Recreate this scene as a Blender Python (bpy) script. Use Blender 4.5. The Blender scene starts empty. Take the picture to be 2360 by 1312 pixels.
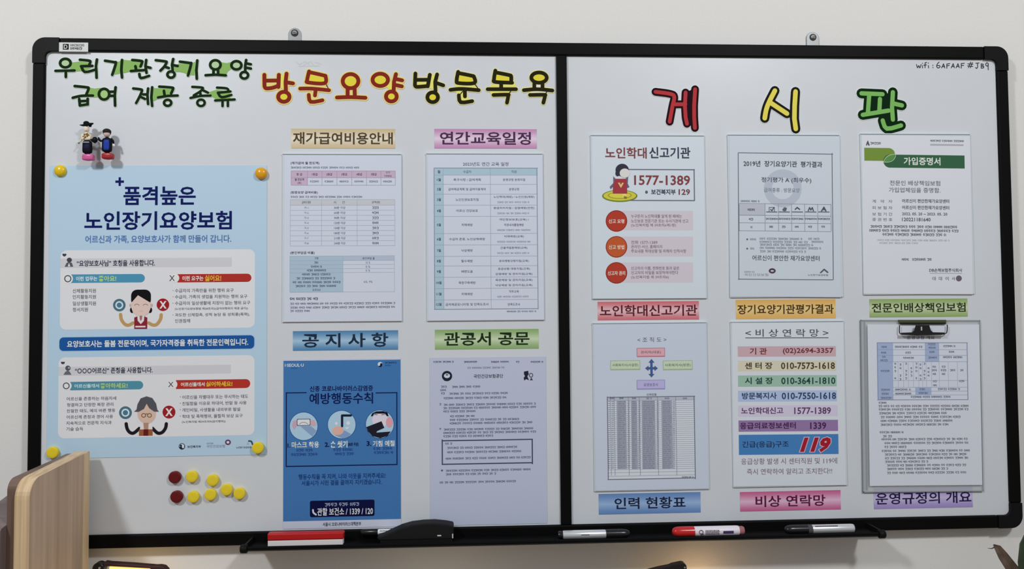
import bpy, bmesh, math, random
from math import sin, cos, pi, radians
from mathutils import Vector, Matrix
random.seed(7)
scene = bpy.context.scene

# ---------------------------------------------------------------- camera, world, lights, exposure
F = 1770.0
CAM = Vector((0.7829, -1.3948, 0.4095))
YAW, PIT, ROL = radians(-2.868), radians(2.031), radians(-0.465)
B = Matrix(((1, 0, 0), (0, 0, -1), (0, 1, 0)))
R = Matrix.Rotation(YAW, 3, 'Z') @ B @ Matrix.Rotation(PIT, 3, 'X') @ Matrix.Rotation(ROL, 3, 'Z')
cd = bpy.data.cameras.new('camera')
cd.sensor_width = 36; cd.sensor_fit = 'HORIZONTAL'; cd.lens = F * 36 / 2360; cd.clip_start = 0.02
cam = bpy.data.objects.new('camera', cd)
cam.matrix_world = Matrix.Translation(CAM) @ R.to_4x4()
scene.collection.objects.link(cam); scene.camera = cam

w = bpy.data.worlds.new('room_air'); scene.world = w; w.use_nodes = True
wn = w.node_tree; wc = wn.nodes.new('ShaderNodeTexCoord'); wsx = wn.nodes.new('ShaderNodeSeparateXYZ'); wr = wn.nodes.new('ShaderNodeValToRGB')
wmr = wn.nodes.new('ShaderNodeMapRange'); wmr.inputs['From Min'].default_value = -1
wn.links.new(wc.outputs['Generated'], wsx.inputs[0]); wn.links.new(wsx.outputs['Z'], wmr.inputs[0]); wn.links.new(wmr.outputs[0], wr.inputs[0])
wr.color_ramp.elements[0].position = 0.35; wr.color_ramp.elements[0].color = (0.80, 0.66, 0.50, 1)     # warm floor and furniture
wr.color_ramp.elements[1].position = 0.62; wr.color_ramp.elements[1].color = (0.90, 0.97, 1.07, 1)     # pale walls and ceiling
wn.links.new(wr.outputs[0], wn.nodes['Background'].inputs[0])
w.node_tree.nodes['Background'].inputs[1].default_value = 0.25

def area(name, loc, aim, sx, sy, power, col):
    l = bpy.data.lights.new(name, 'AREA'); l.shape = 'RECTANGLE'; l.size = sx; l.size_y = sy
    l.energy = power; l.color = col
    o = bpy.data.objects.new(name, l); scene.collection.objects.link(o)
    o.location = loc
    o.rotation_euler = (Vector(aim) - Vector(loc)).to_track_quat('-Z', 'Y').to_euler()
    return o
area('ceiling_lamp', (-0.62, -1.85, 1.85), (0.5, 0, 0.3), 0.24, 0.24, 27, (0.99, 1.0, 1.0))
area('ceiling_lamp', (2.00, -2.0, 1.95), (1.2, 0, 0.3), 0.24, 0.24, 27, (0.99, 1.0, 1.0))
def point(name, loc, power, col, rad):
    l = bpy.data.lights.new(name, 'POINT'); l.energy = power; l.color = col; l.shadow_soft_size = rad
    o = bpy.data.objects.new(name, l); scene.collection.objects.link(o); o.location = loc
vs = scene.view_settings
scene.display_settings.display_device = 'sRGB'
vs.view_transform = 'Standard'; vs.look = 'None'; vs.gamma = 1; vs.use_curve_mapping = False
vs.exposure = -0.10

# ---------------------------------------------------------------- measuring: photo pixel -> point on a plane of depth y
def P(px, py, y=0.0):
    d = R @ Vector(((px - 1180) / F, (656 - py) / F, -1))
    return CAM + d * ((y - CAM.y) / d.y)

KIL = 0.70
def lin(c):
    c /= 255.0
    return c / 12.92 if c <= 0.04045 else ((c + 0.055) / 1.055) ** 2.4
def alb(c):
    return tuple(min(0.92, max(0.003, lin(v) / KIL)) for v in c) + (1,)

MATS = {}
def mat(c, rough=0.6, spec=0.06, metal=0.0, coat=0.0, emit=None):
    k = (tuple(c), rough, spec, metal, coat, emit)
    if k in MATS: return MATS[k]
    m = bpy.data.materials.new('paint_%d_%d_%d' % tuple(c)); m.use_nodes = True
    b = m.node_tree.nodes['Principled BSDF']
    b.inputs['Base Color'].default_value = alb(c)
    b.inputs['Roughness'].default_value = rough
    b.inputs['Specular IOR Level'].default_value = spec
    b.inputs['Metallic'].default_value = metal
    b.inputs['Coat Weight'].default_value = coat
    if emit:
        b.inputs['Emission Color'].default_value = emit[:3] + (1,); b.inputs['Emission Strength'].default_value = emit[3]
    MATS[k] = m
    return m

def noise_mat(name, c, scale, amt, rough=0.7, spec=0.2, bump=0.0, stretch=(1, 1, 1), c2=None, detail=4):
    m = bpy.data.materials.new(name); m.use_nodes = True
    nt = m.node_tree; b = nt.nodes['Principled BSDF']
    tc = nt.nodes.new('ShaderNodeTexCoord'); mp = nt.nodes.new('ShaderNodeMapping')
    mp.inputs['Scale'].default_value = stretch
    nz = nt.nodes.new('ShaderNodeTexNoise'); nz.inputs['Scale'].default_value = scale; nz.inputs['Detail'].default_value = detail
    rp = nt.nodes.new('ShaderNodeValToRGB')
    a = alb(c); z = alb(c2) if c2 else tuple(v * (1 - amt) for v in a[:3]) + (1,)
    rp.color_ramp.elements[0].position = 0.3; rp.color_ramp.elements[1].position = 0.7
    rp.color_ramp.elements[0].color = z; rp.color_ramp.elements[1].color = a
    nt.links.new(tc.outputs['Object'], mp.inputs[0]); nt.links.new(mp.outputs[0], nz.inputs['Vector'])
    nt.links.new(nz.outputs[0], rp.inputs[0]); nt.links.new(rp.outputs[0], b.inputs['Base Color'])
    b.inputs['Roughness'].default_value = rough; b.inputs['Specular IOR Level'].default_value = spec
    if bump:
        bp = nt.nodes.new('ShaderNodeBump'); bp.inputs['Strength'].default_value = bump; bp.inputs['Distance'].default_value = 0.0008
        nt.links.new(nz.outputs[0], bp.inputs['Height']); nt.links.new(bp.outputs[0], b.inputs['Normal'])
    return m

def band_mat(name, edge, mid):
    """paper printed with a colour band: saturated at its long edges, pale along the middle"""
    m = bpy.data.materials.new(name); m.use_nodes = True
    nt = m.node_tree; b = nt.nodes['Principled BSDF']
    tc = nt.nodes.new('ShaderNodeTexCoord'); sp = nt.nodes.new('ShaderNodeSeparateXYZ')
    rp = nt.nodes.new('ShaderNodeValToRGB'); e = rp.color_ramp.elements
    e[0].position = 0.0; e[0].color = alb(edge); e[1].position = 1.0; e[1].color = alb(edge)
    n = e.new(0.5); n.color = alb(mid)
    q = e.new(0.18); q.color = tuple(0.75 * x + 0.25 * y for x, y in zip(alb(edge), alb(mid)))
    q = e.new(0.82); q.color = tuple(0.75 * x + 0.25 * y for x, y in zip(alb(edge), alb(mid)))
    nt.links.new(tc.outputs['Generated'], sp.inputs[0]); nt.links.new(sp.outputs['Z'], rp.inputs[0])
    nt.links.new(rp.outputs[0], b.inputs['Base Color'])
    b.inputs['Roughness'].default_value = 0.45
    return m

# ---------------------------------------------------------------- mesh collector
class M:
    def __init__(s): s.v = []; s.f = []; s.mi = []; s.mats = []; s.sm = []
    def m(s, mt):
        if mt not in s.mats: s.mats.append(mt)
        return s.mats.index(mt)
    def add(s, vs_, fs, mt, smooth=False):
        o = len(s.v); s.v += [tuple(v) for v in vs_]; k = s.m(mt)
        for f in fs: s.f.append(tuple(i + o for i in f)); s.mi.append(k); s.sm.append(smooth)
    def flat(s, pts, y, mt):           # (x, z) polygon facing the room
        s.k = (getattr(s, 'k', 0) + 1) % 97; y -= 0.0000008 * s.k     # overlapping strokes never share a plane
        s.add([(p[0], y, p[1]) for p in pts], [tuple(range(len(pts)))], mt)
    def prism(s, pts, y0, y1, mt, jit=False):     # y0 front, y1 back
        n = len(pts)
        if jit: s.k = (getattr(s, 'k', 0) + 1) % 97; y0 -= 0.0000008 * s.k; y1 -= 0.0000005 * s.k
        a = [(p[0], y0, p[1]) for p in pts] + [(p[0], y1, p[1]) for p in pts]
        fs = [tuple(range(n)), tuple(range(2 * n - 1, n - 1, -1))]
        fs += [(i, i + n, (i + 1) % n + n, (i + 1) % n) for i in range(n)]
        s.add(a, fs, mt)
    def box(s, a, b, mt):
        x0, y0, z0 = a; x1, y1, z1 = b
        s.prism([(x0, z0), (x1, z0), (x1, z1), (x0, z1)], y0, y1, mt)
    def lathe(s, prof, c, axis, mt, n=28, smooth=True):
        """prof: (radius, height along axis)"""
        ax = Vector(axis).normalized(); u = ax.orthogonal().normalized(); v = ax.cross(u)
        vs_ = []; fs = []
        for r, h in prof:
            for i in range(n):
                t = 2 * pi * i / n; vs_.append(Vector(c) + ax * h + (u * cos(t) + v * sin(t)) * r)
        for k in range(len(prof) - 1):
            for i in range(n):
                j = (i + 1) % n; fs.append((k * n + i, k * n + j, (k + 1) * n + j, (k + 1) * n + i))
        s.add(vs_, fs, mt, smooth)
        s.add(vs_[:n], [tuple(range(n - 1, -1, -1))], mt); s.add(vs_[-n:], [tuple(range(n))], mt)
    def tube(s, pts, rad, mt, n=10):
        pts = [Vector(p) for p in pts]; k = len(pts); rad = rad if isinstance(rad, (list, tuple)) else [rad] * k
        vs_ = []; fs = []
        for i, p in enumerate(pts):
            d = (pts[min(i + 1, k - 1)] - pts[max(i - 1, 0)]).normalized()
            u = d.cross(Vector((0.13, 0.9, 0.41))).normalized(); v = d.cross(u)
            for j in range(n):
                t = 2 * pi * j / n; vs_.append(p + (u * cos(t) + v * sin(t)) * rad[i])
        for i in range(k - 1):
            for j in range(n):
                q = (j + 1) % n; fs.append((i * n + j, i * n + q, (i + 1) * n + q, (i + 1) * n + j))
        fs += [tuple(range(n - 1, -1, -1)), tuple(range((k - 1) * n, k * n))]
        s.add(vs_, fs, mt, True)
    def ball(s, c, r, mt, n=14, sc=(1, 1, 1)):
        vs_ = []; fs = []; m2 = n // 2
        for i in range(m2 + 1):
            a = pi * i / m2
            for j in range(n):
                t = 2 * pi * j / n
                vs_.append((c[0] + r * sc[0] * sin(a) * cos(t), c[1] + r * sc[1] * sin(a) * sin(t), c[2] + r * sc[2] * cos(a)))
        for i in range(m2):
            for j in range(n):
                q = (j + 1) % n; fs.append((i * n + j, (i + 1) * n + j, (i + 1) * n + q, i * n + q))
        s.add(vs_, fs, mt, True)
    def build(s, name, parent=None, origin=None, bevel=0):
        org = Vector(origin) if origin is not None else (parent['_o'] if False else None)
        if org is None: org = ORG[parent.name] if parent else Vector((0, 0, 0))
        me = bpy.data.meshes.new(name)
        me.from_pydata([(v[0] - org[0], v[1] - org[1], v[2] - org[2]) for v in s.v], [], s.f)
        for mt in s.mats: me.materials.append(mt)
        me.polygons.foreach_set('material_index', s.mi); me.polygons.foreach_set('use_smooth', s.sm)
        me.update()
        o = bpy.data.objects.new(name, me); scene.collection.objects.link(o)
        if parent: o.parent = parent; o.location = org - ORG[parent.name]
        else: o.location = org
        ORG[o.name] = org
        if bevel:
            b = o.modifiers.new('edge', 'BEVEL'); b.width = bevel; b.segments = 2; b.limit_method = 'ANGLE'; b.angle_limit = radians(40)
        return o
ORG = {}
def empty(name, loc):
    o = bpy.data.objects.new(name, None); scene.collection.objects.link(o); o.location = loc; ORG[o.name] = Vector(loc)
    o.empty_display_size = 0.02
    return o
def tag(o, label, cat, group=None):
    o['label'] = label; o['category'] = cat
    if group: o['group'] = group
    return o
def structure(o): o['kind'] = 'structure'; return o

# ---------------------------------------------------------------- lettering
TX = {}
CHARS = '“”○가간감갑강같개건게겠격결경곁계고골공과관괴교구국권규근금급기긴까께꼭끝나낙내년노농높누는니님다단담대도돌동된득든들등때또라락러런력령로롭롱료류르른를름리링마만말망매며명모목무문물민밀및바반발방배번법변별보복본봄부분비사상생서설성세센소속손수술스습시식신싫씻아안알액야약양어업없에여연염영예온와외요욕용우운울움웃원월위유육윤율으은을음응의이인일임입자장재적전절접정제조족존종좋주중즉증지직질차착창책처청체초촉최축취치칙친침칭켜코크키탈태터판페편평폭표품피하학한할함합항해행험현호홈화환활황회획희힘'   # every Hangul syllable used below, loaded once
_c = bpy.data.curves.new('t', 'FONT'); _c.body = CHARS; _c.resolution_u = 2
_o = bpy.data.objects.new('t', _c); _m = bpy.data.meshes.new_from_object(_o); bpy.data.meshes.remove(_m)
def glyphs(s, off=0.0):
    k = (s, round(off, 4))
    if k in TX: return TX[k]
    c = bpy.data.curves.new('t', 'FONT'); c.body = s; c.resolution_u = 2; c.offset = off; c.fill_mode = 'FRONT'
    o = bpy.data.objects.new('t', c); me = bpy.data.meshes.new_from_object(o)
    vs_ = [(v.co.x, v.co.y) for v in me.vertices]; fs = [tuple(p.vertices) for p in me.polygons]
    bpy.data.objects.remove(o); bpy.data.meshes.remove(me); bpy.data.curves.remove(c)
    TX[k] = (vs_, fs)
    return TX[k]
def text_to(mm, s, cx, cz, wd, ht, y, mt, bold=0.0, halo=None, hoff=0.05, ang=0.0, shear=0.0):
    base, _ = glyphs(s, 0)
    if not base: return
    x0 = min(p[0] for p in base); x1 = max(p[0] for p in base); y0 = min(p[1] for p in base); y1 = max(p[1] for p in base)
    sx = wd / max(1e-6, x1 - x0); sy = ht / max(1e-6, y1 - y0)
    ca, sa = cos(ang), sin(ang)
    def put(off, yy, mt_):
        vs_, fs = glyphs(s, off); out = []
        for a, b in vs_:
            u = (a - (x0 + x1) / 2) * sx; v = (b - (y0 + y1) / 2) * sy; u += v * shear
            out.append((cx + u * ca - v * sa, yy, cz + u * sa + v * ca))
        for f in fs: mm.flat([(out[i][0], out[i][2]) for i in f], yy, mt_)
    if halo: put(bold + hoff, y, halo); y -= 0.00008
    put(bold, y, mt)

def smooth_line(pts, n=5):
    if len(pts) < 3: return pts
    out = []
    for i in range(len(pts) - 1):
        p0 = pts[max(0, i - 1)]; p1 = pts[i]; p2 = pts[i + 1]; p3 = pts[min(len(pts) - 1, i + 2)]
        for k in range(n):
            t = k / n
            out.append(tuple(0.5 * (2 * p1[j] + (p2[j] - p0[j]) * t + (2 * p0[j] - 5 * p1[j] + 4 * p2[j] - p3[j]) * t * t + (3 * p1[j] - p0[j] - 3 * p2[j] + p3[j]) * t ** 3) for j in (0, 1)))
    out.append(pts[-1]); return out
def oval(cx, cy, rx, ry, n=28, a0=0, a1=360):
    return [(cx + rx * cos(radians(a0 + (a1 - a0) * i / n)), cy + ry * sin(radians(a0 + (a1 - a0) * i / n))) for i in range(n + 1)]
def thick(mm, pts, wd, y, mt, back=None, caps=True):
    """pts in world (x, z); a round-ended stroke, flat or as thin card"""
    h = wd / 2
    def put(poly):
        if back is None: mm.flat(poly, y, mt)
        else: mm.prism(poly, y, back, mt, True)
    for a, b in zip(pts, pts[1:]):
        dx, dz = b[0] - a[0], b[1] - a[1]; L = math.hypot(dx, dz)
        if L < 1e-7: continue
        nx, nz = -dz / L * h, dx / L * h
        put([(a[0] - nx, a[1] - nz), (b[0] - nx, b[1] - nz), (b[0] + nx, b[1] + nz), (a[0] + nx, a[1] + nz)])
    if caps:
        for p in pts: put([(p[0] + h * cos(2 * pi * k / 12), p[1] + h * sin(2 * pi * k / 12)) for k in range(12)])

# ---------------------------------------------------------------- a printed sheet and what is printed on it
class Sheet:
    LV = 0.0001
    def __init__(s, name, yf, x0, y0, x1, y1, mt, ang=0.0, thickness=0.0004, rnd=0, z=None):
        s.y = yf; s.ang = ang; s.parts = {}; s.gen = {}; s.zo = None
        cx, cz, hw, hh = s.fit(x0, y0, x1, y1)
        s.c = (cx, cz, hw, hh)
        m = M(); m.prism(s.rot(cx, cz, [(-hw, -hh), (hw, -hh), (hw, hh), (-hw, hh)]), yf, yf + thickness, mt)
        s.o = m.build(name, origin=(cx, yf, cz))
    def z(s, ox, oy, sc): s.zo = (ox, oy, sc); return s     # read following numbers from an enlargement of the photo
    def u(s, x, y):
        if s.zo: return s.zo[0] + x / s.zo[2], s.zo[1] + y / s.zo[2]
        return x, y
    def k(s, d): return d / s.zo[2] if s.zo else d
    def fit(s, x0, y0, x1, y1):
        mx, my = (x0 + x1) / 2, (y0 + y1) / 2
        a, b = P(x0, my, s.y), P(x1, my, s.y); t, o = P(mx, y0, s.y), P(mx, y1, s.y)
        return (a.x + b.x) / 2, (t.z + o.z) / 2, (b.x - a.x) / 2, (t.z - o.z) / 2
    def rot(s, cx, cz, pts):
        ca, sa = cos(s.ang), sin(s.ang)
        return [(cx + x * ca - z * sa, cz + x * sa + z * ca) for x, z in pts]
    def new(s, *ns):
        for n in ns: s.gen[n] = s.gen.get(n, 0) + 1
    def part(s, n):
        k = (n, s.gen.get(n, 0))
        if k not in s.parts: s.parts[k] = M()
        return s.parts[k]
    def yl(s, lv): return s.y - s.LV * lv
    def rect(s, n, c, x0, y0, x1, y1, lv=1, r=0, rl=None, mt=None):
        x0, y0 = s.u(x0, y0); x1, y1 = s.u(x1, y1)
        cx, cz, hw, hh = s.fit(x0, y0, x1, y1); mt = mt or mat(c)
        if r == 0 and not rl: pts = [(-hw, -hh), (hw, -hh), (hw, hh), (-hw, hh)]
        else:
            pts = []; rr = min(s.k(r) * 0.00079, hh, hw) if not rl else 0
            for (sx, sz, a0) in ((1, -1, -90), (1, 1, 0), (-1, 1, 90), (-1, -1, 180)):
                q = rr if not rl else (hh if (rl == 'R' and sx > 0) or (rl == 'L' and sx < 0) else 0)
                for i in range(7):
                    a = radians(a0 + 15 * i); pts.append((sx * (hw - q) + q * cos(a), sz * (hh - q) + q * sin(a)))
                    if q == 0: break
        s.part(n).flat(s.rot(cx, cz, pts), s.yl(lv), mt)
    def frame(s, n, c, x0, y0, x1, y1, t=1.5, lv=2):
        s.rect(n, c, x0, y0, x1, y0 + t, lv); s.rect(n, c, x0, y1 - t, x1, y1, lv)
        s.rect(n, c, x0, y0, x0 + t, y1, lv); s.rect(n, c, x1 - t, y0, x1, y1, lv)
    def grid(s, n, c, xs, ys, t=0.8, lv=2):
        for x in xs: s.rect(n, c, x - t / 2, ys[0], x + t / 2, ys[-1], lv)
        for y in ys: s.rect(n, c, xs[0], y - t / 2, xs[-1], y + t / 2, lv)
    def text(s, n, c, st, x0, y0, x1, y1, bold=0.0, halo=None, lv=3, hoff=0.05, shear=0):
        x0, y0 = s.u(x0, y0); x1, y1 = s.u(x1, y1)
        cx, cz, hw, hh = s.fit(x0, y0, x1, y1)
        text_to(s.part(n), st, cx, cz, 2 * hw, 2 * hh, s.yl(lv), mat(c), bold, mat(halo) if halo else None, hoff, s.ang, shear)
    def ctext(s, n, c, st, cx, cy, wd, ht, **k): s.text(n, c, st, cx - wd / 2, cy - ht / 2, cx + wd / 2, cy + ht / 2, **k)
    def disc(s, n, c, cx, cy, rx, ry=None, lv=3, seg=32):
        ry = ry or rx; s.poly(n, c, oval(cx, cy, rx, ry, seg)[:-1], lv)
    def poly(s, n, c, pts, lv=3):
        q = [P(*s.u(*p), s.y) for p in pts]; q = [(v.x, v.z) for v in q]
        ar = sum(a[0] * b[1] - b[0] * a[1] for a, b in zip(q, q[1:] + q[:1]))
        if ar < 0: q.reverse()
        s.part(n).flat(q, s.yl(lv), mat(c))
    def line(s, n, c, pts, wd, lv=3, sm=False):
        if sm: pts = smooth_line(pts)
        q = [P(*s.u(*p), s.y) for p in pts]
        thick(s.part(n), [(v.x, v.z) for v in q], s.k(wd) * 0.00079, s.yl(lv), mat(c))
    def ring(s, n, c, cx, cy, rx, ry, wd, lv=3, a0=0, a1=360): s.line(n, c, oval(cx, cy, rx, ry, 28, a0, a1), wd, lv)
    def blur(s, n, c, x0, yc, x1, h=4.5, lv=3, dens=0.95, wl=(2, 6)):
        """a line of print too small to read: words made of syllable-sized marks"""
        x0, y0 = s.u(x0, yc); x1, _ = s.u(x1, yc); h = s.k(h); rnd = random.Random(int(x0 * 31 + y0 * 17))
        mt = mat(c); mm = s.part(n); y = s.yl(lv); pitch = h * 0.92
        a = P(x0, y0, s.y); b = P(x1, y0, s.y); kx = (b.x - a.x) / max(1e-6, (x1 - x0)); z = P((x0 + x1) / 2, y0, s.y).z
        x = 0.0; L = x1 - x0; cnt = rnd.randint(*wl)
        while x + pitch * 0.8 <= L:
            if cnt == 0:
                x += pitch * 0.6; cnt = rnd.randint(*wl); continue
            cnt -= 1
            def q(u0, v0, u1, v1):
                X = a.x + (x + u0 * pitch * dens) * kx; X2 = a.x + (x + u1 * pitch * dens) * kx
                dz = (((X + X2) / 2) - (a.x + b.x) / 2) * math.tan(s.ang)
                Z0 = z + dz + (v0 - 0.5) * h * kx; Z1 = z + dz + (v1 - 0.5) * h * kx
                mm.flat([(X, Z0), (X2, Z0), (X2, Z1), (X, Z1)], y, mt)
            k = rnd.random()
            if k < 0.35: q(0, .80, .62, 1); q(.42, .45, .62, .8); q(.75, .2, .95, 1); q(.1, 0, .8, .2)
            elif k < 0.65: q(.1, .78, .85, 1); q(.1, .5, .3, .78); q(0, .36, 1, .52); q(.38, .0, .6, .36)
            elif k < 0.85: q(0, .55, .55, .72); q(0, .2, .18, .95); q(.4, .2, .58, .95); q(.75, 0, .95, 1)
            else: q(.05, .1, .5, .28); q(.05, .75, .5, .95); q(0, .2, .16, .85); q(.42, .2, .56, .85); q(.78, 0, .96, 1)
            x += pitch
    def done(s):
        for (n, _), mm in s.parts.items():
            if mm.f: mm.build(n, s.o)
        return s.o

# ================================================================ the room: back wall
YW = 0.024           # wall plane
YS = 0.005           # writing surface
wall_m = noise_mat('wall_paper', (205, 204, 202), 260, 0.035, rough=0.85, spec=0.1, bump=0.15)
m = M(); m.box((-1.2, YW, -1.1), (3.0, YW + 0.1, 1.9), wall_m)
structure(m.build('wall_back', origin=(0.9, YW, -1.1)))

# ================================================================ whiteboard
black = mat((9, 9, 9), 0.5, 0.09); black2 = mat((16, 16, 17), 0.5, 0.12); blk3 = mat((12, 12, 12), 0.45, 0.3)
white = noise_mat('board_enamel', (191, 195, 200), 40, 0.015, rough=0.32, spec=0.35)
W_, H_ = 1.8, 0.906
xi0 = (P(107, 160, YS).x + P(93.3, 1075, YS).x) / 2; xi1 = (P(2295.5, 160, YS).x + P(2323, 1160, YS).x) / 2
zt = (P(150, 119, YS).z + P(1300, 131, YS).z + P(2270, 137, YS).z) / 3
zb = (P(250, 1232.5, YS).z + P(1290, 1207.5, YS).z + P(2280, 1189, YS).z) / 3
xm0 = (P(1285.5, 250, 0).x + P(1289.5, 1150, 0).x) / 2; xm1 = (P(1310, 250, 0).x + P(1314.5, 1150, 0).x) / 2
board = empty('whiteboard', (0.9, 0.0, 0.0))
tag(board, 'large two-panel magnetic whiteboard with black frame on the pale wall', 'whiteboard')
m = M(); m.box((xi0 - 0.01, YS, zb - 0.01), (xm0 + 0.003, YS + 0.006, zt + 0.01), white); m.build('writing_surface', board)
m = M(); m.box((xm1 - 0.003, YS, zb - 0.01), (xi1 + 0.01, YS + 0.006, zt + 0.01), white); m.build('writing_surface', board)
m = M(); m.box((0.012, YS + 0.006, 0.012), (W_ - 0.012, YS + 0.012, H_ - 0.012), mat((120, 120, 118))); m.build('backing_plate', board)
CL = 0.046
YB = YS + 0.013
def rail(a, b, nm='frame_rail'):
    m = M(); m.box((a[0], 0, a[1]), (b[0], YB, b[1]), black); return m.build(nm, board, bevel=0.0025)
rail((CL, zt), (W_ - CL, H_)); rail((CL, 0), (W_ - CL, zb)); rail((0, CL), (xi0, H_ - CL)); rail((xi1, CL), (W_, H_ - CL))
m = M(); m.box((xm0, 0.0, zb), (xm1, YS, zt), black); m.build('center_mullion', board, bevel=0.0015)
def corner(sx, sz):
    x = 0 if sx < 0 else W_; z = 0 if sz < 0 else H_
    ix = xi0 if sx < 0 else xi1; iz = zb if sz < 0 else zt
    ex = CL if sx < 0 else W_ - CL; ez = CL if sz < 0 else H_ - CL
    r = 0.022; pts = [(ex, z)]
    for i in range(9):
        t = radians(90 * i / 8); pts.append((x - sx * r + sx * r * sin(t), z - sz * r + sz * r * cos(t)))
    pts.append((x, ez)); pts.append((ix, ez)); q = 0.010
    for i in range(5):
        t = radians(90 * i / 4); pts.append((ix - sx * q + sx * q * cos(t), iz - sz * q + sz * q * sin(t)))
    pts.append((ex, iz))
    # outer corner is round, inner window corner slightly round
    if sx * sz > 0: pts.reverse()
    m = M(); m.prism(pts, -0.0012, YB, black2)
    # fillet that rounds the window corner
    m.build('corner_cap', board)
for sx in (-1, 1):
    for sz in (-1, 1): corner(sx, sz)
# hanging brackets with screws
steel = mat((118, 120, 122), 0.4, 0.5, 0.6); chrome = mat((215, 215, 215), 0.2, 0.6, 0.9)
for (x0, x1, yt, sx, sy) in ((665, 693.5, 64, 679, 76), (1858.5, 1887.5, 73.5, 1873.5, 86)):
    yb_ = YW - 0.0025
    a, b = P(x0, yt + 14, yb_), P(x1, yt + 14, yb_); top = P((x0 + x1) / 2, yt, yb_).z; r = (b.x - a.x) / 2; cx = (a.x + b.x) / 2
    pts = [(cx - r, H_ - 0.02), (cx + r, H_ - 0.02)] + [(cx + r * cos(radians(t)), top - r + r * sin(radians(t))) for t in range(0, 181, 15)]
    m = M(); m.prism(pts, yb_, YW - 0.0002, steel); br = m.build('hanging_bracket', board, bevel=0.0006)
    c = P(sx, sy, yb_); m = M()
    m.lathe([(0.0068, 0), (0.0066, 0.0006), (0.0058, 0.0010)], (c.x, yb_, c.z), (0, -1, 0), mat((60, 60, 62), 0.4), 20)
    m.lathe([(0.0042, 0), (0.0040, 0.0014), (0.0025, 0.0026), (0.0008, 0.003)], (c.x, yb_ - 0.0008, c.z), (0, -1, 0), chrome, 20)
    m.box((c.x - 0.0028, yb_ - 0.0042, c.z - 0.0004), (c.x + 0.0028, yb_ - 0.0034, c.z + 0.0004), mat((50, 50, 50)))
    m.build('screw', br)
# maker's sticker on the frame
s = Sheet('sticker', -0.0006, 136, 98, 203, 119, mat((196, 197, 198)), 0)
s.o.parent = board; s.o.location = ORG[s.o.name] - ORG[board.name]
s.rect('emblem', (20, 20, 24), 145, 101.3, 158.5, 114.5); s.text('emblem', (190, 190, 192), 'D', 147.5, 103.5, 155.5, 112.5, bold=0.02, lv=2)
s.blur('sticker_text', (110, 110, 112), 162, 104.5, 195, 6); s.blur('sticker_text', (60, 60, 62), 162, 112, 195, 6)
s.done()

# handwriting with a marker, upper right corner, and faint rubbed-out strokes
ZG = (1960, 60, 5.045)
def zp(zo, pts, y): return [(lambda v: (v.x, v.z))(P(zo[0] + p[0] / zo[2], zo[1] + p[1] / zo[2], y)) for p in pts]
ink = mat((38, 44, 52)); m = M()
HW = [[(768, 448), (780, 486), (794, 460), (806, 488), (822, 448)], [(838, 460), (838, 488)], [(838, 432), (839, 436)], [(886, 424), (868, 428), (867, 486)], [(853, 456), (884, 452)],
      [(906, 460), (908, 488)], [(905, 430), (906, 434)], [(958, 455), (959, 460)], [(959, 480), (959, 485)],
      [(1030, 420), (1008, 445), (1003, 472), (1018, 488), (1038, 480), (1038, 462), (1010, 460)],
      [(1060, 487), (1082, 440), (1096, 488)], [(1066, 472), (1094, 470)], [(1120, 492), (1120, 443), (1155, 436)], [(1120, 464), (1148, 460)],
      [(1172, 487), (1194, 438), (1208, 486)], [(1178, 471), (1206, 469)], [(1228, 487), (1250, 438), (1266, 486)], [(1234, 471), (1262, 469)],
      [(1288, 490), (1288, 436), (1324, 434)], [(1288, 460), (1316, 458)], [(1372, 484), (1398, 420)], [(1394, 486), (1418, 424)], [(1364, 440), (1424, 444)], [(1362, 464), (1422, 470)],
      [(1458, 434), (1494, 430)], [(1478, 432), (1478, 480), (1468, 494), (1454, 484)], [(1520, 440), (1520, 490)], [(1520, 440), (1545, 446), (1540, 462), (1520, 464)], [(1520, 464), (1550, 472), (1546, 488), (1520, 490)],
      [(1602, 438), (1586, 428), (1572, 444), (1580, 464), (1598, 460), (1602, 438), (1600, 480), (1602, 510)]]
for st in HW: thick(m, zp(ZG, smooth_line(st, 3) if len(st) > 4 else st, YS), 0.0016, YS - 0.0001, ink)
m.build('handwriting', board)
m = M(); sm = mat((182, 187, 191))
for st in ([(683, 143), (690, 149), (700, 144)], [(700, 150), (716, 142), (722, 150)], [(726, 144), (740, 148)], [(690, 153), (735, 152)], [(702, 142), (712, 148)]):
    thick(m, [(P(*p, YS).x, P(*p, YS).z) for p in st], 0.0022, YS - 0.0001, sm)
m.build('faint_marks', board)

# marker tray on the lower rail
YT = -0.052
tb = (P(600, 1273.5, YT).z + P(1060, 1263, YT).z + P(1600, 1248, YT).z + P(2000, 1239, YT).z) / 4
tx0 = P(566, 1268, YT).x; tx1 = P(2030, 1236, YT).x
zf = tb + 0.003
tray = M()
prof = [(0.0, tb + 0.004), (0.0, tb), (YT + 0.004, tb), (YT, tb + 0.003), (YT, tb + 0.0065), (YT + 0.003, tb + 0.0085), (YT + 0.0055, tb + 0.0065), (YT + 0.006, zf + 0.0006), (-0.003, zf + 0.0006), (-0.003, 0.016), (0.0, 0.016)]
n = len(prof)
tray.add([(tx0, y, z) for y, z in prof] + [(tx1, y, z) for y, z in prof],
         [(i, (i + 1) % n, (i + 1) % n + n, i + n) for i in range(n)] + [tuple(range(n)), tuple(range(2 * n - 1, n - 1, -1))], black)
tr = tray.build('marker_tray', board)
zf += 0.0006
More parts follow.
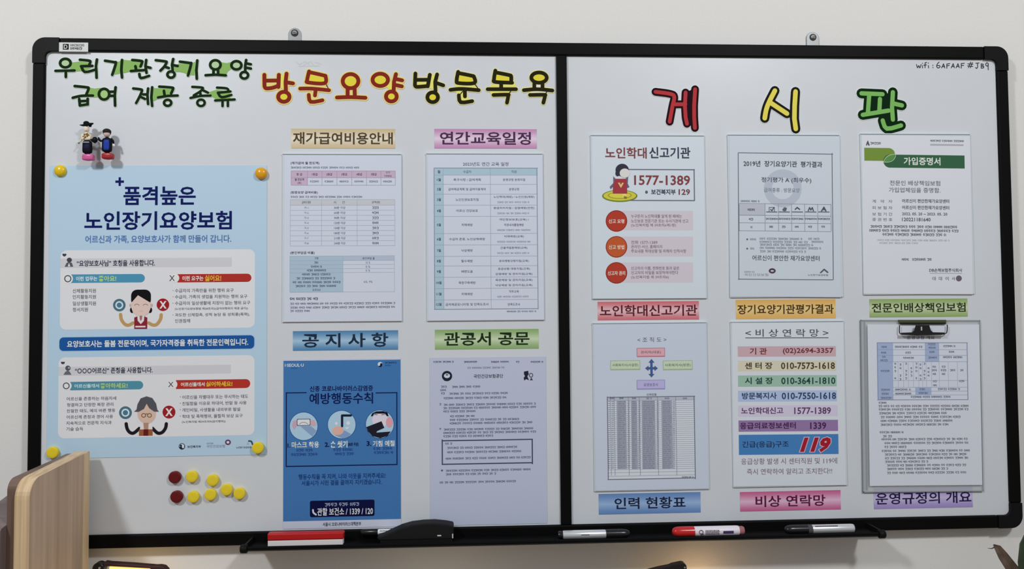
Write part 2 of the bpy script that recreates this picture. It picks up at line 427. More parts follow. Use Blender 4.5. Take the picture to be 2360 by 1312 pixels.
for x, sg in ((tx0, -1), (tx1, 1)):
    m = M(); m.lathe([(0.0062, 0), (0.0075, 0.001), (0.0075, 0.010), (0.006, 0.0115)], (x - (0.002 * sg), YT + 0.004, tb + 0.0045), (sg, 0, 0), black2, 20)
    m.box((min(x, x + sg * 0.003), YT + 0.004, tb - 0.0005), (max(x, x + sg * 0.003), 0, tb + 0.012), black2)
    m.build('end_cap', tr)

# ================================================================ lettering cut out of card
def cutout(label, zo, strokes, wd, colour, halo=None, halo_w=0, fills=(), inner=None, inner_w=0, thin=(), group=None, dark_fill=(), y=YS, inner_strokes=None):
    """strokes: lists of points read off an enlargement zo; built as a thin card piece with its own thickness"""
    k = 0.00079 / zo[2]
    card = M(); T = 0.0007
    base_c = mat(halo) if halo else mat(colour)
    bw = (wd + 2 * halo_w) * k
    for st in strokes: thick(card, zp(zo, st, y), bw, y - T, base_c, back=y - 0.00002)
    for pl, c in fills:
        q = zp(zo, pl, y); ar = sum(a[0] * b[1] - b[0] * a[1] for a, b in zip(q, q[1:] + q[:1]))
        if ar < 0: q.reverse()
        card.prism(q, y - T, y - 0.00002, base_c, True)
    xs = [v[0] for v in card.v]; zs = [v[2] for v in card.v]
    o = card.build('letter_cutout', origin=((min(xs) + max(xs)) / 2, y, (min(zs) + max(zs)) / 2))
    tag(o, label, 'lettering', group)
    if fills:
        f = M()
        for i, (pl, c) in enumerate(fills):
            q = zp(zo, pl, y); ar = sum(a[0] * b[1] - b[0] * a[1] for a, b in zip(q, q[1:] + q[:1]))
            if ar < 0: q.reverse()
            f.flat(q, y - T - 0.00008 - 0.00001 * i, mat(c))
        f.build('colour_fill', o)
    if halo:
        s_ = M()
        for st in strokes: thick(s_, zp(zo, st, y), wd * k, y - T - 0.0002, mat(colour))
        for st in thin: thick(s_, zp(zo, st, y), wd * 0.25 * k, y - T - 0.0002, mat(colour))
        for pl in dark_fill:
            q = zp(zo, pl, y); ar = sum(a[0] * b[1] - b[0] * a[1] for a, b in zip(q, q[1:] + q[:1]))
            if ar < 0: q.reverse()
            s_.flat(q, y - T - 0.0002, mat(colour))
        s_.build('letter_stroke', o)
    if inner:
        s_ = M()
        for st in (inner_strokes or strokes): thick(s_, zp(zo, st, y), inner_w * k, y - T - 0.00032, mat(inner))
        s_.build('colour_fill', o)
    return o
ZA = (100, 120, 9.077); ZB = (350, 120, 9.372); ZC = (590, 140, 6.648); ZD = (940, 140, 6.743); ZE = (1480, 180, 9.372); ZF = (1730, 180, 9.371)
GR = (128, 168, 92); GP = (176, 198, 160); DG = (17, 36, 14); HP = (190, 204, 190)
def ell(cx, cy, rx, ry): return oval(cx, cy, rx, ry, 26)
G1 = 'green-backed syllable pairs at the top left of the whiteboard'
cutout('dark green card lettering 우리, first pair of the top row', ZA,
       [ell(465, 235, 110, 90), [(260, 397), (655, 390)], [(475, 400), (475, 525)], smooth_line([(770, 165), (960, 185), (985, 215), (960, 290)]), [(795, 300), (1030, 293)],
        smooth_line([(800, 302), (870, 420), (1080, 375)], 3), [(1125, 160), (1105, 300), (1112, 400), (1118, 540)]], 58, DG, HP, 10,
       [([(590, 220), (760, 200), (980, 230), (960, 300), (1010, 330), (860, 400), (690, 402), (560, 350)], GR), (ell(465, 235, 85, 68), (165, 190, 150))], group=G1)
cutout('dark green card lettering 기관, second pair of the top row', ZA,
       [smooth_line([(1295, 185), (1480, 215), (1520, 240), (1445, 480)]), [(1650, 170), (1635, 380), (1650, 535)], smooth_line([(1865, 170), (2050, 190), (2070, 220), (2038, 305)]),
        [(1930, 300), (1945, 375)], [(1835, 402), (2130, 380)], [(2155, 170), (2140, 300), (2162, 440)], [(2155, 312), (2245, 335)], smooth_line([(2012, 460), (2045, 548), (2215, 502)], 3)],
       58, DG, HP, 10, [([(1530, 215), (1690, 165), (1860, 180), (2050, 220), (2035, 300), (2000, 400), (1850, 405), (1680, 440), (1480, 470)], GR)], group=G1)
cutout('dark green card lettering 장기, third pair of the top row', ZB,
       [smooth_line([(90, 180), (290, 205), (320, 230), (270, 320), (190, 405)]), [(290, 322), (370, 350)], [(465, 155), (440, 280), (455, 400)], [(460, 285), (560, 305)], ell(418, 490, 78, 68),
        smooth_line([(612, 212), (820, 240), (850, 265), (785, 510)]), [(985, 185), (965, 400), (975, 580)]], 60, DG, HP, 10,
       [([(580, 250), (830, 260), (940, 210), (930, 500), (780, 500), (700, 450), (600, 430), (500, 430), (480, 330)], GR)], group=G1)
cutout('dark green card lettering 요양, last pair of the top row', ZB,
       [ell(1375, 280, 112, 100), [(1335, 380), (1335, 475)], [(1430, 370), (1435, 475)], [(1165, 505), (1380, 492), (1600, 508)], ell(1830, 290, 108, 90), [(2040, 175), (2020, 300), (2020, 430)],
        [(2045, 250), (2140, 268)], [(2045, 342), (2140, 360)], ell(2000, 505, 82, 72)], 60, DG, HP, 10,
       [([(1490, 220), (1620, 240), (1720, 215), (1710, 370), (1640, 420), (1610, 490), (1450, 480)], GR), (ell(1375, 280, 90, 78), (165, 190, 150)), (ell(1830, 290, 85, 68), (165, 190, 150))], group=G1)
cutout('dark green card lettering 급여, first pair of the second row', ZA,
       [smooth_line([(660, 715), (900, 740), (950, 765), (905, 885)]), smooth_line([(620, 960), (800, 920), (1040, 915)]), [(755, 985), (768, 1110)], [(932, 980), (932, 1100)], [(765, 1032), (920, 1025)], [(768, 1122), (932, 1095)],
        ell(1275, 885, 108, 112), [(1385, 835), (1490, 832)], [(1385, 920), (1490, 918)], [(1515, 740), (1498, 900), (1505, 1125)]], 58, DG, HP, 10,
       [([(950, 740), (1080, 765), (1200, 750), (1250, 800), (1180, 950), (1060, 950), (930, 900)], GR), (ell(1275, 885, 82, 88), (150, 185, 120))], group=G1)
cutout('dark green card lettering 제공, middle pair of the second row', ZB,
       [smooth_line([(-140, 745), (30 - 30, 775), (25 - 10, 800), (-83, 1042)][:0] or [(p[0] / 9.077 * 9.372 + (100 - 350) * 9.372, p[1] / 9.077 * 9.372) for p in [(1885, 765), (2040, 785), (2065, 815), (2020, 930), (1945, 1070)]]),
        *[[(p[0] / 9.077 * 9.372 + (100 - 350) * 9.372, p[1] / 9.077 * 9.372) for p in st] for st in ([(2020, 930), (2130, 985)], [(2090, 890), (2170, 890)], [(2195, 765), (2180, 900), (2195, 1090)], [(2280, 740), (2262, 950), (2280, 1130)])],
        smooth_line([(165, 750), (430, 770), (462, 800), (420, 900)]), [(265, 840), (280, 945)], [(140, 985), (350, 950), (560, 943)], ell(345, 1100, 78, 66)], 58, DG, HP, 10,
       [([(20, 780), (200, 785), (430, 800), (400, 900), (300, 960), (160, 1000), (20, 1070)], GR)], group=G1)
cutout('dark green card lettering 종류, last pair of the second row', ZB,
       [smooth_line([(878, 755), (1080, 770), (1100, 800), (1040, 860), (910, 940)]), [(1110, 830), (1215, 882)], [(1050, 885), (1058, 945)], smooth_line([(840, 995), (1050, 952), (1270, 945)]), ell(1065, 1100, 80, 70),
        smooth_line([(1412, 772), (1620, 790), (1660, 850)], 4), [(1430, 882), (1700, 855)], smooth_line([(1432, 885), (1510, 980), (1720, 930)], 3), [(1372, 1050), (1790, 1028)], [(1530, 1050), (1530, 1170)], [(1645, 1050), (1645, 1170)]],
       56, DG, HP, 10, [([(1230, 870), (1400, 815), (1680, 860), (1700, 1010), (1380, 1020), (1280, 950)], GR)], group=G1)
YH = (228, 196, 118); YF = (208, 196, 62); RD = (122, 36, 26)
G2 = 'red and yellow syllables in the top centre'
cutout('dark red syllable 방 bang, first of the red heading', ZC,
       [[(130, 218), (132, 390)], smooth_line([(132, 390), (155, 425), (250, 418), (345, 385)]), [(352, 218), (345, 405)], [(150, 308), (340, 305)], [(470, 200), (455, 330), (460, 460)], [(480, 335), (568, 350)], ell(428, 555, 86, 76)],
       60, RD, YH, 18, [([(150, 320), (330, 320), (330, 400), (160, 410)], YH), ([(380, 220), (450, 210), (440, 440), (390, 420)], (222, 205, 90)), (ell(428, 555, 62, 54), YF)], group=G2)
cutout('dark red syllable 문 mun, second of the red heading', ZC,
       [smooth_line([(815, 165), (785, 300), (800, 335), (1050, 348), (1068, 245), (1030, 225), (830, 180)], 4), smooth_line([(678, 430), (860, 430), (1120, 455)]), [(915, 455), (905, 535)], smooth_line([(810, 525), (840, 632), (1020, 608)], 3)],
       58, RD, YH, 18, [([(810, 200), (1050, 240), (1030, 340), (800, 330)], YF), ([(760, 370), (1060, 375), (1110, 440), (760, 430)], YH), ([(830, 500), (900, 460), (930, 560), (1000, 590), (860, 610)], YH)], thin=[[(1060, 330), (1120, 450)]], group=G2)
cutout('dark red syllable 요 with a large yellow-filled ring, third of the red heading', ZC,
       [ell(1450, 315, 120, 108), [(1405, 430), (1405, 540)], [(1512, 430), (1515, 540)], smooth_line([(1242, 566), (1450, 560), (1678, 570)])],
       60, RD, YH, 18, [(ell(1450, 315, 95, 84), YF), ([(1420, 430), (1500, 430), (1500, 550), (1420, 550)], YH)], group=G2)
cutout('dark red syllable 양 ending the red heading', ZC,
       [ell(1905, 295, 118, 94), [(2145, 208), (2115, 330), (2110, 460)], [(2130, 280), (2240, 303)], [(2130, 372), (2235, 395)], ell(2075, 550, 82, 76)],
       60, RD, YH, 18, [(ell(1905, 295, 92, 68), YF), (ell(2075, 550, 58, 52), YF), ([(1990, 400), (2060, 330), (2100, 330), (2090, 470)], (222, 205, 90)), ([(2130, 300), (2250, 320), (2240, 400), (2130, 380)], YH)], group=G2)
YH2 = (208, 202, 140); BK = (33, 31, 12); YL = (222, 206, 110)
G3 = 'black and yellow syllables in the top centre'
cutout('black syllable 방 bang, first of the black and yellow heading', ZD,
       [[(118, 200), (110, 380)], smooth_line([(110, 380), (140, 408), (310, 395)]), [(342, 220), (310, 400)], [(130, 300), (320, 298)], [(455, 215), (425, 330), (430, 480)], [(450, 350), (550, 385)], ell(386, 570, 82, 76)],
       60, BK, YH2, 12, [([(130, 315), (300, 315), (300, 395), (130, 395)], YL), ([(365, 210), (430, 220), (400, 450), (330, 430)], YL), (ell(386, 570, 60, 54), YF)], group=G3)
cutout('black syllable 문 mun, second of the black and yellow heading', ZD,
       [smooth_line([(782, 175), (758, 310), (790, 350), (1030, 350), (1028, 255), (990, 235), (815, 200)], 4), smooth_line([(662, 455), (830, 440), (1102, 460)]), [(885, 450), (887, 558)], smooth_line([(792, 540), (822, 648), (1000, 630)], 3)],
       60, BK, YH2, 12, [([(780, 220), (1010, 260), (1010, 345), (770, 340)], YF), ([(730, 380), (1040, 375), (1090, 440), (740, 440)], YL), ([(740, 480), (870, 470), (930, 560), (960, 620), (830, 630)], YL)], thin=[[(1030, 350), (1105, 455)], [(850, 480), (810, 530)]], group=G3)
cutout('black syllable 목 mok, third of the black and yellow heading', ZD,
       [smooth_line([(1360, 155), (1338, 290), (1360, 332), (1620, 345)], 4), smooth_line([(1605, 330), (1605, 245), (1570, 225), (1385, 188)], 4), [(1450, 345), (1450, 430)], [(1240, 445), (1680, 445)], smooth_line([(1330, 535), (1545, 530), (1560, 545), (1540, 655)], 4)],
       60, BK, YH2, 12, [([(1360, 215), (1590, 250), (1590, 330), (1360, 325)], YF), ([(1290, 370), (1430, 370), (1430, 430), (1260, 430)], YL), ([(1480, 380), (1660, 320), (1690, 430), (1480, 430)], YL), ([(1270, 470), (1610, 470), (1560, 520), (1290, 520)], YL)],
       thin=[[(1605, 465), (1560, 530)]], group=G3)
cutout('black syllable 욕 yok, last of the heading, beside the mullion', ZD,
       [ell(2038, 265, 120, 80), [(1965, 350), (1965, 440)], [(2092, 345), (2092, 440)], smooth_line([(1802, 460), (2010, 445), (2245, 465)]), smooth_line([(1897, 535), (2115, 532), (2130, 550), (2105, 655)], 4)],
       60, BK, YH2, 12, [(ell(2038, 265, 95, 56), YF), ([(1980, 370), (2080, 370), (2080, 430), (1980, 430)], (225, 218, 190)), ([(1900, 475), (2160, 480), (2120, 525), (1920, 520)], (225, 215, 175))], thin=[[(2165, 475), (2120, 540)]], group=G3)
WH = (205, 208, 212)
G4 = 'big coloured syllables on the right panel'
cutout('big red syllable 게 with dark outline, left of three', ZE,
       [smooth_line([(285, 300), (600, 345), (690, 410), (650, 620), (590, 945)], 6), [(700, 570), (930, 570)], [(935, 315), (920, 600), (935, 850), (965, 990)], [(1140, 245), (1118, 600), (1120, 850), (1135, 1080)]],
       178, (30, 10, 20), WH, 10, inner=(166, 52, 56), inner_w=84, dark_fill=[[(960, 300), (1100, 240), (1120, 1050), (1000, 1020)]], group=G4)
cutout('big yellow syllable 시 with black outline, middle of three', ZF,
       [smooth_line([(520, 275), (390, 530), (330, 700), (300, 870)], 5), [(430, 540), (780, 770)], [(965, 295), (945, 600), (940, 880), (970, 1100)]],
       212, (22, 22, 20), WH, 14, inner=(212, 198, 84), inner_w=104, inner_strokes=[smooth_line([(520, 275), (390, 530), (330, 700), (300, 870)], 5), [(430, 540), (780, 770)], [(965, 295), (945, 600), (940, 880), (970, 1100)]], thin=[[(790, 800), (940, 800)]], group=G4)
cutout('big green syllable 판 with black outline, right of three', ZG,
       [[(125, 785), (370, 795)], [(215, 800), (200, 1010)], [(340, 850), (332, 1000)], [(140, 1035), (440, 985)], [(490, 772), (480, 950), (490, 1090)], [(505, 905), (595, 925)], smooth_line([(372, 1100), (420, 1195), (585, 1158)], 3)],
       122, (8, 34, 14), (198, 214, 200), 8, inner=(112, 168, 88), inner_w=52, dark_fill=[[(220, 800), (480, 780), (490, 980), (200, 1020)], [(300, 1000), (480, 980), (520, 1140), (430, 1200), (350, 1120)]], group=G4)

# ================================================================ heading strips
def strip(label, st, box, tbox, edge, mid, tc, halo, bold=0.004, yy=YS - 0.0005, grp='coloured title strips under and over the papers'):
    s = Sheet('title_strip', yy, *box, band_mat('band_' + st[:1], edge, mid), 0)
    tag(s.o, label, 'title strip', grp)
    s.text('title_text', tc, st, *tbox, bold=bold + 0.014)
    s.done()
strip('beige title strip 재가급여비용안내 above the care cost sheet', '재가급여비용안내', (671, 296.8, 910.5, 342.2), (676, 305.5, 904.6, 332.3), (186, 166, 128), (214, 204, 184), (76, 62, 46), (226, 216, 192))
strip('pink title strip 연간교육일정 above the yearly schedule', '연간교육일정', (1001, 297.5, 1237, 342.3), (1014.4, 304.5, 1222.8, 333.3), (176, 122, 164), (216, 190, 208), (70, 44, 76), (222, 200, 216))
strip('blue title strip 공지사항 above the dark blue poster', '공 지 사 항', (675, 762.5, 917.4, 807.5), (697.6, 768.3, 894, 800), (64, 118, 162), (150, 182, 206), (28, 44, 66), (150, 186, 212))
strip('green title strip 관공서 공문 above the official letter', '관공서 공문', (1002.4, 759.3, 1241.4, 804.8), (1024.4, 766, 1219.6, 796), (124, 158, 98), (184, 200, 168), (26, 44, 22), (184, 202, 166))
strip('red title strip 노인학대신고기관 under the abuse hotline sheet', '노인학대신고기관', (1377.5, 695, 1610.8, 737.5), (1382.9, 703.3, 1606.5, 728.4), (190, 92, 102), (216, 176, 182), (84, 28, 38), (220, 178, 184), bold=0)
strip('golden title strip 장기요양기관평가결과 under the evaluation sheet', '장기요양기관평가결과', (1696, 690.5, 1925.8, 734.8), (1700, 702.3, 1920.8, 723.5), (204, 158, 84), (220, 188, 128), (74, 48, 20), (228, 200, 140), bold=0.002)
strip('green title strip 전문인배상책임보험 under the insurance certificate', '전문인배상책임보험', (2004, 689, 2230, 730.7), (2009.5, 698.5, 2224.8, 719.5), (130, 156, 92), (184, 196, 160), (36, 48, 24), (190, 202, 160), bold=0)
strip('blue title strip 인력 현황표 under the staffing chart', '인력 현황표', (1379.8, 1136.8, 1614.6, 1184), (1416.6, 1146.4, 1579.6, 1172.3), (88, 124, 176), (142, 170, 206), (26, 34, 60), (160, 184, 214), bold=0)
strip('magenta title strip 비상 연락망 under the contact list', '비상 연락망', (1705.6, 1132.4, 1937.6, 1177), (1741.7, 1142, 1901.8, 1167.4), (182, 82, 132), (216, 172, 196), (84, 22, 58), (222, 180, 204), bold=0)
strip('lavender title strip 운영규정의 개요 under the clipboard', '운영규정의 개요', (2013.8, 1124, 2241.6, 1171.6), (2018.4, 1134.8, 2238, 1161), (144, 128, 184), (184, 174, 208), (36, 30, 66), (190, 182, 214), bold=0)

# ================================================================ papers in their holders
PAPER = (190, 196, 212); INK = (70, 74, 92); GREY = (120, 126, 146); LINE = (150, 158, 178)
hold_m = mat((186, 196, 202), 0.22, 0.5)
def holder(label, box):
    cx, cy = (box[0] + box[2]) / 2, (box[1] + box[3]) / 2
    a = P(box[0] - 3, cy, YS); b = P(box[2] + 0.5, cy, YS); t = P(cx, box[1] - 4, YS); o = P(cx, box[3] + 1, YS)
    m = M(); m.box((a.x, YS - 0.0028, o.z), (b.x, YS - 0.00001, t.z), hold_m)
    h = m.build('document_holder', origin=(cx and (a.x + b.x) / 2, YS, o.z), bevel=0.0005)
    m = M(); m.box((a.x, YS - 0.0044, t.z - 0.0014), (b.x - 0.001, YS - 0.0028, t.z), hold_m); m.build('top_lip', h)
    tag(h, label, 'document holder', 'flat clear holders behind the papers')
YP = YS - 0.0034
def paper(label, box, c=PAPER, ang=0.0, name='paper_sheet', cat='paper', hold=None):
    if hold: holder(hold, box)
    s = Sheet(name, YP if hold else YS - 0.0008, *box, mat(c, 0.5, 0.3), radians(ang))
    tag(s.o, label, cat, 'papers pinned up on the whiteboard'); return s

# --- care cost sheet
s = paper('white care cost sheet with pink, grey and teal tables', (654.5, 359, 925.5, 741), hold='thin holder behind the care cost sheet with three tables')
s.text('heading_text', INK, '(재가급여 월 한도액)', 670, 372.8, 736, 380, bold=0.01)
s.blur('body_text', GREY, 670, 386.5, 828, 4.5)
s.rect('table', (184, 162, 184), 671, 394, 911, 409.7); s.rect('table', (184, 162, 184), 671, 409.7, 708.7, 427)
s.grid('table', (150, 140, 165), [671, 708.7, 742, 776.5, 810.7, 844.8, 878, 911], [394, 409.7, 427])
for x, t in zip((690, 725.5, 759, 793.5, 828, 861.5), ('등 급', '1등급', '2등급', '3등급', '4등급', '5등급')): s.ctext('heading_text', INK, t, x, 402, 13, 5.5, bold=0.01)
s.ctext('heading_text', INK, '인지', 894, 397.6, 9, 4.5); s.ctext('heading_text', INK, '지원등급', 894, 405.6, 17, 4.5)
s.ctext('heading_text', INK, '월 한도액', 690, 414, 21, 5.5, bold=0.01); s.ctext('heading_text', INK, '(원)', 690, 422, 9, 5.5)
for x in (725.5, 759, 793.5, 828, 861.5, 894): s.blur('body_text', GREY, x - 11, 418.5, x + 11, 4.5, wl=(6, 9))
s.new('table', 'heading_text', 'body_text'); s.text('heading_text', INK, '(방문요양 급여비용)', 670, 440.6, 732, 447.6, bold=0.01); s.blur('body_text', GREY, 670, 454, 840.5, 4.5)
s.rect('table', (182, 186, 192), 669, 460, 910, 473)
s.grid('table', LINE, [669, 741.3, 823, 910], [460] + [473 + 11.71 * i for i in range(9)], 0.6)
for x, t, wd in ((706, '급여의 종류', 20), (782, '시      간', 26), (866.5, '금액(원)', 19)): s.ctext('heading_text', INK, t, x, 466.5, wd, 6)
for i in range(8):
    yy = 478.8 + 11.71 * i
    s.ctext('body_text', GREY, '가-%d' % (i + 1), 706, yy, 10, 5.5); s.ctext('body_text', (100, 106, 128), '%d분 이상' % (30 * (i + 1)), 783, yy, 26, 6)
    s.blur('body_text', (105, 110, 130), 858, yy, 875, 5.5, wl=(6, 9))
s.new('table', 'heading_text', 'body_text'); s.text('heading_text', INK, '(본인부담금 비율)', 669, 579.5, 725, 586.8, bold=0.01)
s.rect('table', (158, 178, 194), 668, 590, 790.4, 673.3); s.rect('table', (166, 176, 194), 790.4, 590, 909, 600.8)
s.grid('table', (150, 162, 182), [668, 790.4, 909], [590, 600.8, 610, 619.4, 628.5, 673.3], 0.6)
s.ctext('heading_text', INK, '구분', 729.5, 595.6, 9, 5.5); s.ctext('heading_text', INK, '본인부담 율', 849.5, 595.6, 28, 5.5)
for y, wd in ((605.4, 10), (614.8, 26), (623.5, 44), (632.7, 66), (641.8, 92), (650.7, 110), (659.5, 96)): s.blur('body_text', (85, 96, 116), 729.5 - wd / 2, y, 729.5 + wd / 2, 5)
s.ctext('body_text', (85, 96, 116), '감경대상', 729.5, 668.3, 19, 5)
for y, t in ((605.4, '15 %'), (614.8, '0 %'), (623.7, '0 %')): s.ctext('body_text', GREY, t, 848, y, 10, 5)
s.ctext('body_text', GREY, '6%, 9%', 848.5, 650, 20, 5.5)
s.new('heading_text', 'body_text'); s.blur('heading_text', INK, 668, 689, 734, 6)
for y, x1 in ((699.6, 911), (708.5, 911), (717, 716)): s.blur('body_text', (110, 114, 134), 669, y, x1, 4.8)
s.done()

# --- yearly schedule
s = paper('white yearly education schedule with teal-edged twelve-row table', (986.2, 358, 1252.2, 738.4), hold='thin holder behind the yearly education schedule')
s.text('heading_text', (95, 100, 120), '2023년도 연간 교육 일정', 1067, 374, 1171.6, 382.6, bold=0.004)
TE = (158, 182, 196)
s.rect('table', TE, 1001, 387.7, 1238.8, 403.7); s.rect('table', TE, 1001, 403.7, 1022.3, 712.4)
rows = [403.7, 425, 447.5, 473, 498.7, 538.2, 564.5, 590.6, 613, 638.8, 664.8, 691, 712.4]
s.grid('table', (140, 152, 174), [1001, 1022.3, 1131, 1238.8], [387.7] + rows, 0.7); s.frame('table', (110, 126, 146), 1000.5, 387, 1239.3, 713, 1.2, 3)
s.ctext('heading_text', INK, '월', 1011.5, 396, 6, 7, bold=0.01); s.ctext('heading_text', (95, 100, 120), '수급자', 1077, 396, 19, 6.5); s.ctext('heading_text', (95, 100, 120), '직원', 1184.5, 396, 12, 6.5)
c1 = ['욕구사정 / 급여계획', '급여제공계획 및 급여이용계약', '노인인권보호지침', '어르신 건강보호', '치매예방', '수급자 존중, 노인상해예방', '낙상예방', '탈수예방', '배변도움', '욕창구축예방', '치매예방', '급여제공모니터링 및 만족도조사']
w1 = [63, 86.4, 52.3, 50, 25.6, 82.8, 26, 26, 26, 39, 26, 99.4]
c2 = [['운영규정 운영지침'], ['운영규정'], ['노인학대(예방) / 노인인권(예방)', None], ['응급처치지침 / 감염예방(안전)', None], ['개인정보보호(교육) /', '직장내괴롭힘예방', None], ['치매예방(교육)', None], ['근골격질환예방(교육)', None], ['윤리행동강령지침(교육)'], ['응급상황 대응지침(교육)', '감염예방 및 관리지침(교육)'], ['욕창예방 및 관리지침(교육)', '낙상예방 및 관리지침(교육)'], ['직무교육', None], ['만족도조사']]
for i in range(12):
    ym = (rows[i] + rows[i + 1]) / 2
    s.ctext('heading_text', INK, '%d월' % (i + 1), 1011.5, ym, 9 if i < 9 else 12, 6.5, bold=0.01)
    s.ctext('body_text', (88, 94, 114), c1[i], 1076.5, ym, w1[i], 6.2)
    L = c2[i]; n = len(L)
    for j, t in enumerate(L):
        yy = ym + (j - (n - 1) / 2) * 12
        if t is None: s.blur('body_text', (150, 154, 172), 1146, yy, 1222, 4)
        else: s.ctext('body_text', (88, 94, 114), t, 1184.5, yy, min(94, 6.3 * len(t) * 0.9), 6)
s.blur('body_text', GREY, 1168, 718, 1235, 4)
s.done()

# --- blue poster
BL = (62, 110, 164); NV = (14, 24, 74)
s = paper('dark blue poster of three hygiene pictures, hanging over the tray', (652.5, 826.5, 924, 1217), c=(186, 190, 206), name='poster', cat='poster')
s.rect('printed_panel', BL, 653, 830.5, 923.5, 1199.5)
for a in ((658.6, 904.5, 661, 1074.5), (913.6, 904.5, 916, 1072), (658.6, 1072, 916, 1074.5), (658.6, 904.5, 706.6, 906.8), (865.7, 904.5, 916, 906.8)): s.rect('printed_frame', NV, *a, lv=2)
s.text('heading_text', NV, '신종 코로나바이러스감염증', 714.3, 889.5, 859.3, 902, bold=0.02)
s.text('heading_text', NV, '예방행동수칙', 713.6, 906, 859.3, 931, bold=0.016)
s.z(650, 830, 5.704)
LC = (160, 190, 212)
def rnd_pic(cx, cy): s.new('picture'); s.disc('picture', (40, 84, 140), cx, cy, 190, lv=2); s.disc('picture', LC, cx, cy, 182, lv=3)
rnd_pic(285, 872)
s.poly('picture', (128, 152, 186), [(240, 870), (380, 870), (455, 930), (400, 1008)], 4)
s.poly('picture', (186, 156, 172), [(150, 800), (205, 790), (205, 860), (160, 920), (130, 860)], 4); s.poly('picture', (196, 160, 172), [(375, 800), (420, 790), (455, 850), (420, 870), (375, 860)], 4)
s.rect('picture', (96, 100, 124), 195, 772, 375, 865, lv=5, r=14); s.rect('picture', (212, 218, 230), 205, 782, 365, 856, lv=6, r=14); s.ring('picture', (130, 140, 164), 285, 860, 60, 40, 8, 7, 200, 340)
rnd_pic(785, 850)
s.line('picture', (24, 30, 54), [(905, 730), (790, 730), (790, 870)], 30, 4)
s.disc('picture', (214, 164, 150), 735, 930, 75, 58, lv=5); s.poly('picture', (120, 148, 190), [(700, 990), (820, 925), (910, 975), (860, 1015), (790, 1030)], 4)
s.disc('picture', (206, 222, 236), 715, 835, 20, lv=5); s.disc('picture', (206, 222, 236), 870, 830, 26, lv=5); s.poly('picture', (206, 216, 232), [(820, 890), (890, 880), (860, 915)], 6)
rnd_pic(1285, 845)
s.disc('picture', (206, 198, 214), 1290, 790, 105, 95, lv=4); s.disc('picture', (206, 150, 160), 1412, 820, 46, 66, lv=5)
s.poly('picture', (20, 20, 34), [(1168, 740), (1185, 700), (1240, 676), (1330, 672), (1385, 690), (1402, 740), (1375, 735), (1355, 705), (1210, 705), (1195, 738)], 6)
s.line('picture', (60, 50, 70), [(1215, 715), (1255, 722)], 7, 6); s.line('picture', (60, 50, 70), [(1310, 722), (1350, 715)], 7, 6)
s.poly('picture', (30, 30, 42), [(1108, 882), (1308, 805), (1345, 892), (1250, 935), (1240, 955), (1430, 940), (1385, 1000), (1290, 1026), (1190, 1000), (1130, 940)], 6)
s.text('heading_text', NV, '1.', 75, 1100, 108, 1150, bold=0.03, lv=4); s.text('heading_text', NV, '2.', 565, 1085, 620, 1140, bold=0.03, lv=4); s.text('heading_text', NV, '3.', 1115, 1068, 1172, 1128, bold=0.03, lv=4)
PC = (206, 222, 206)
s.text('caption_text', PC, '마스크 착용', 130, 1075, 485, 1155, bold=0.02, lv=4); s.text('caption_text', PC, '손 씻기', 640, 1067, 858, 1150, bold=0.035, lv=4); s.text('caption_text', NV, '(30초 이상)', 866, 1085, 1004, 1138, bold=0.03, lv=4)
s.text('caption_text', PC, '기침 예절', 1195, 1060, 1480, 1135, bold=0.02, lv=4)
for x0, y, x1 in ((190, 1187, 420), (120, 1242, 512), (675, 1180, 970), (695, 1235, 950), (1200, 1165, 1475), (1210, 1218, 1465)): s.blur('body_text', (34, 66, 124), x0, y, x1, 36)
s.text('logo', (206, 222, 236), 'I·SEOUL·U', 40, 50, 285, 88, bold=0.02, lv=4); s.blur('logo', (50, 100, 150), 120, 108, 220, 18)
s.disc('emblem', (190, 200, 220), 1290, 60, 34, lv=3); s.poly('emblem', (14, 24, 64), oval(1290, 60, 33, 33, 18, 20, 200), 4); s.disc('emblem', (190, 200, 220), 1274, 62, 16, lv=5); s.disc('emblem', (14, 24, 64), 1306, 58, 16, lv=5)
s.blur('logo', (30, 60, 110), 1350, 36, 1515, 24, wl=(8, 12)); s.blur('logo', (44, 88, 140), 1350, 72, 1430, 18)
s.z(640, 810, 3.123)
s.text('body_text', (28, 58, 118), '행동수칙을 꼭 지켜, 나와 이웃을 지켜주세요!', 150, 880, 775, 920, bold=0.015, lv=4); s.text('body_text', (28, 58, 118), '서울시가 시민 곁을 끝까지 지키겠습니다.', 172, 926, 748, 962, bold=0.015, lv=4)
s.rect('printed_frame', (12, 16, 58), 232, 1072, 697, 1190, lv=2, r=12)
s.blur('caption_text', (150, 160, 190), 340, 1102, 585, 24, lv=4); s.text('caption_text', (205, 212, 232), '관할 보건소 / 1339 / 120', 286, 1125, 685, 1178, bold=0.018, lv=4)
s.line('caption_text', (190, 198, 220), [(254, 1142), (258, 1162), (276, 1176)], 12, 4, sm=True)
s.text('caption_text', (70, 72, 92), '서울시 코로나바이러스대책본부', 325, 1229, 600, 1257, bold=0.012, lv=4)
s.done()

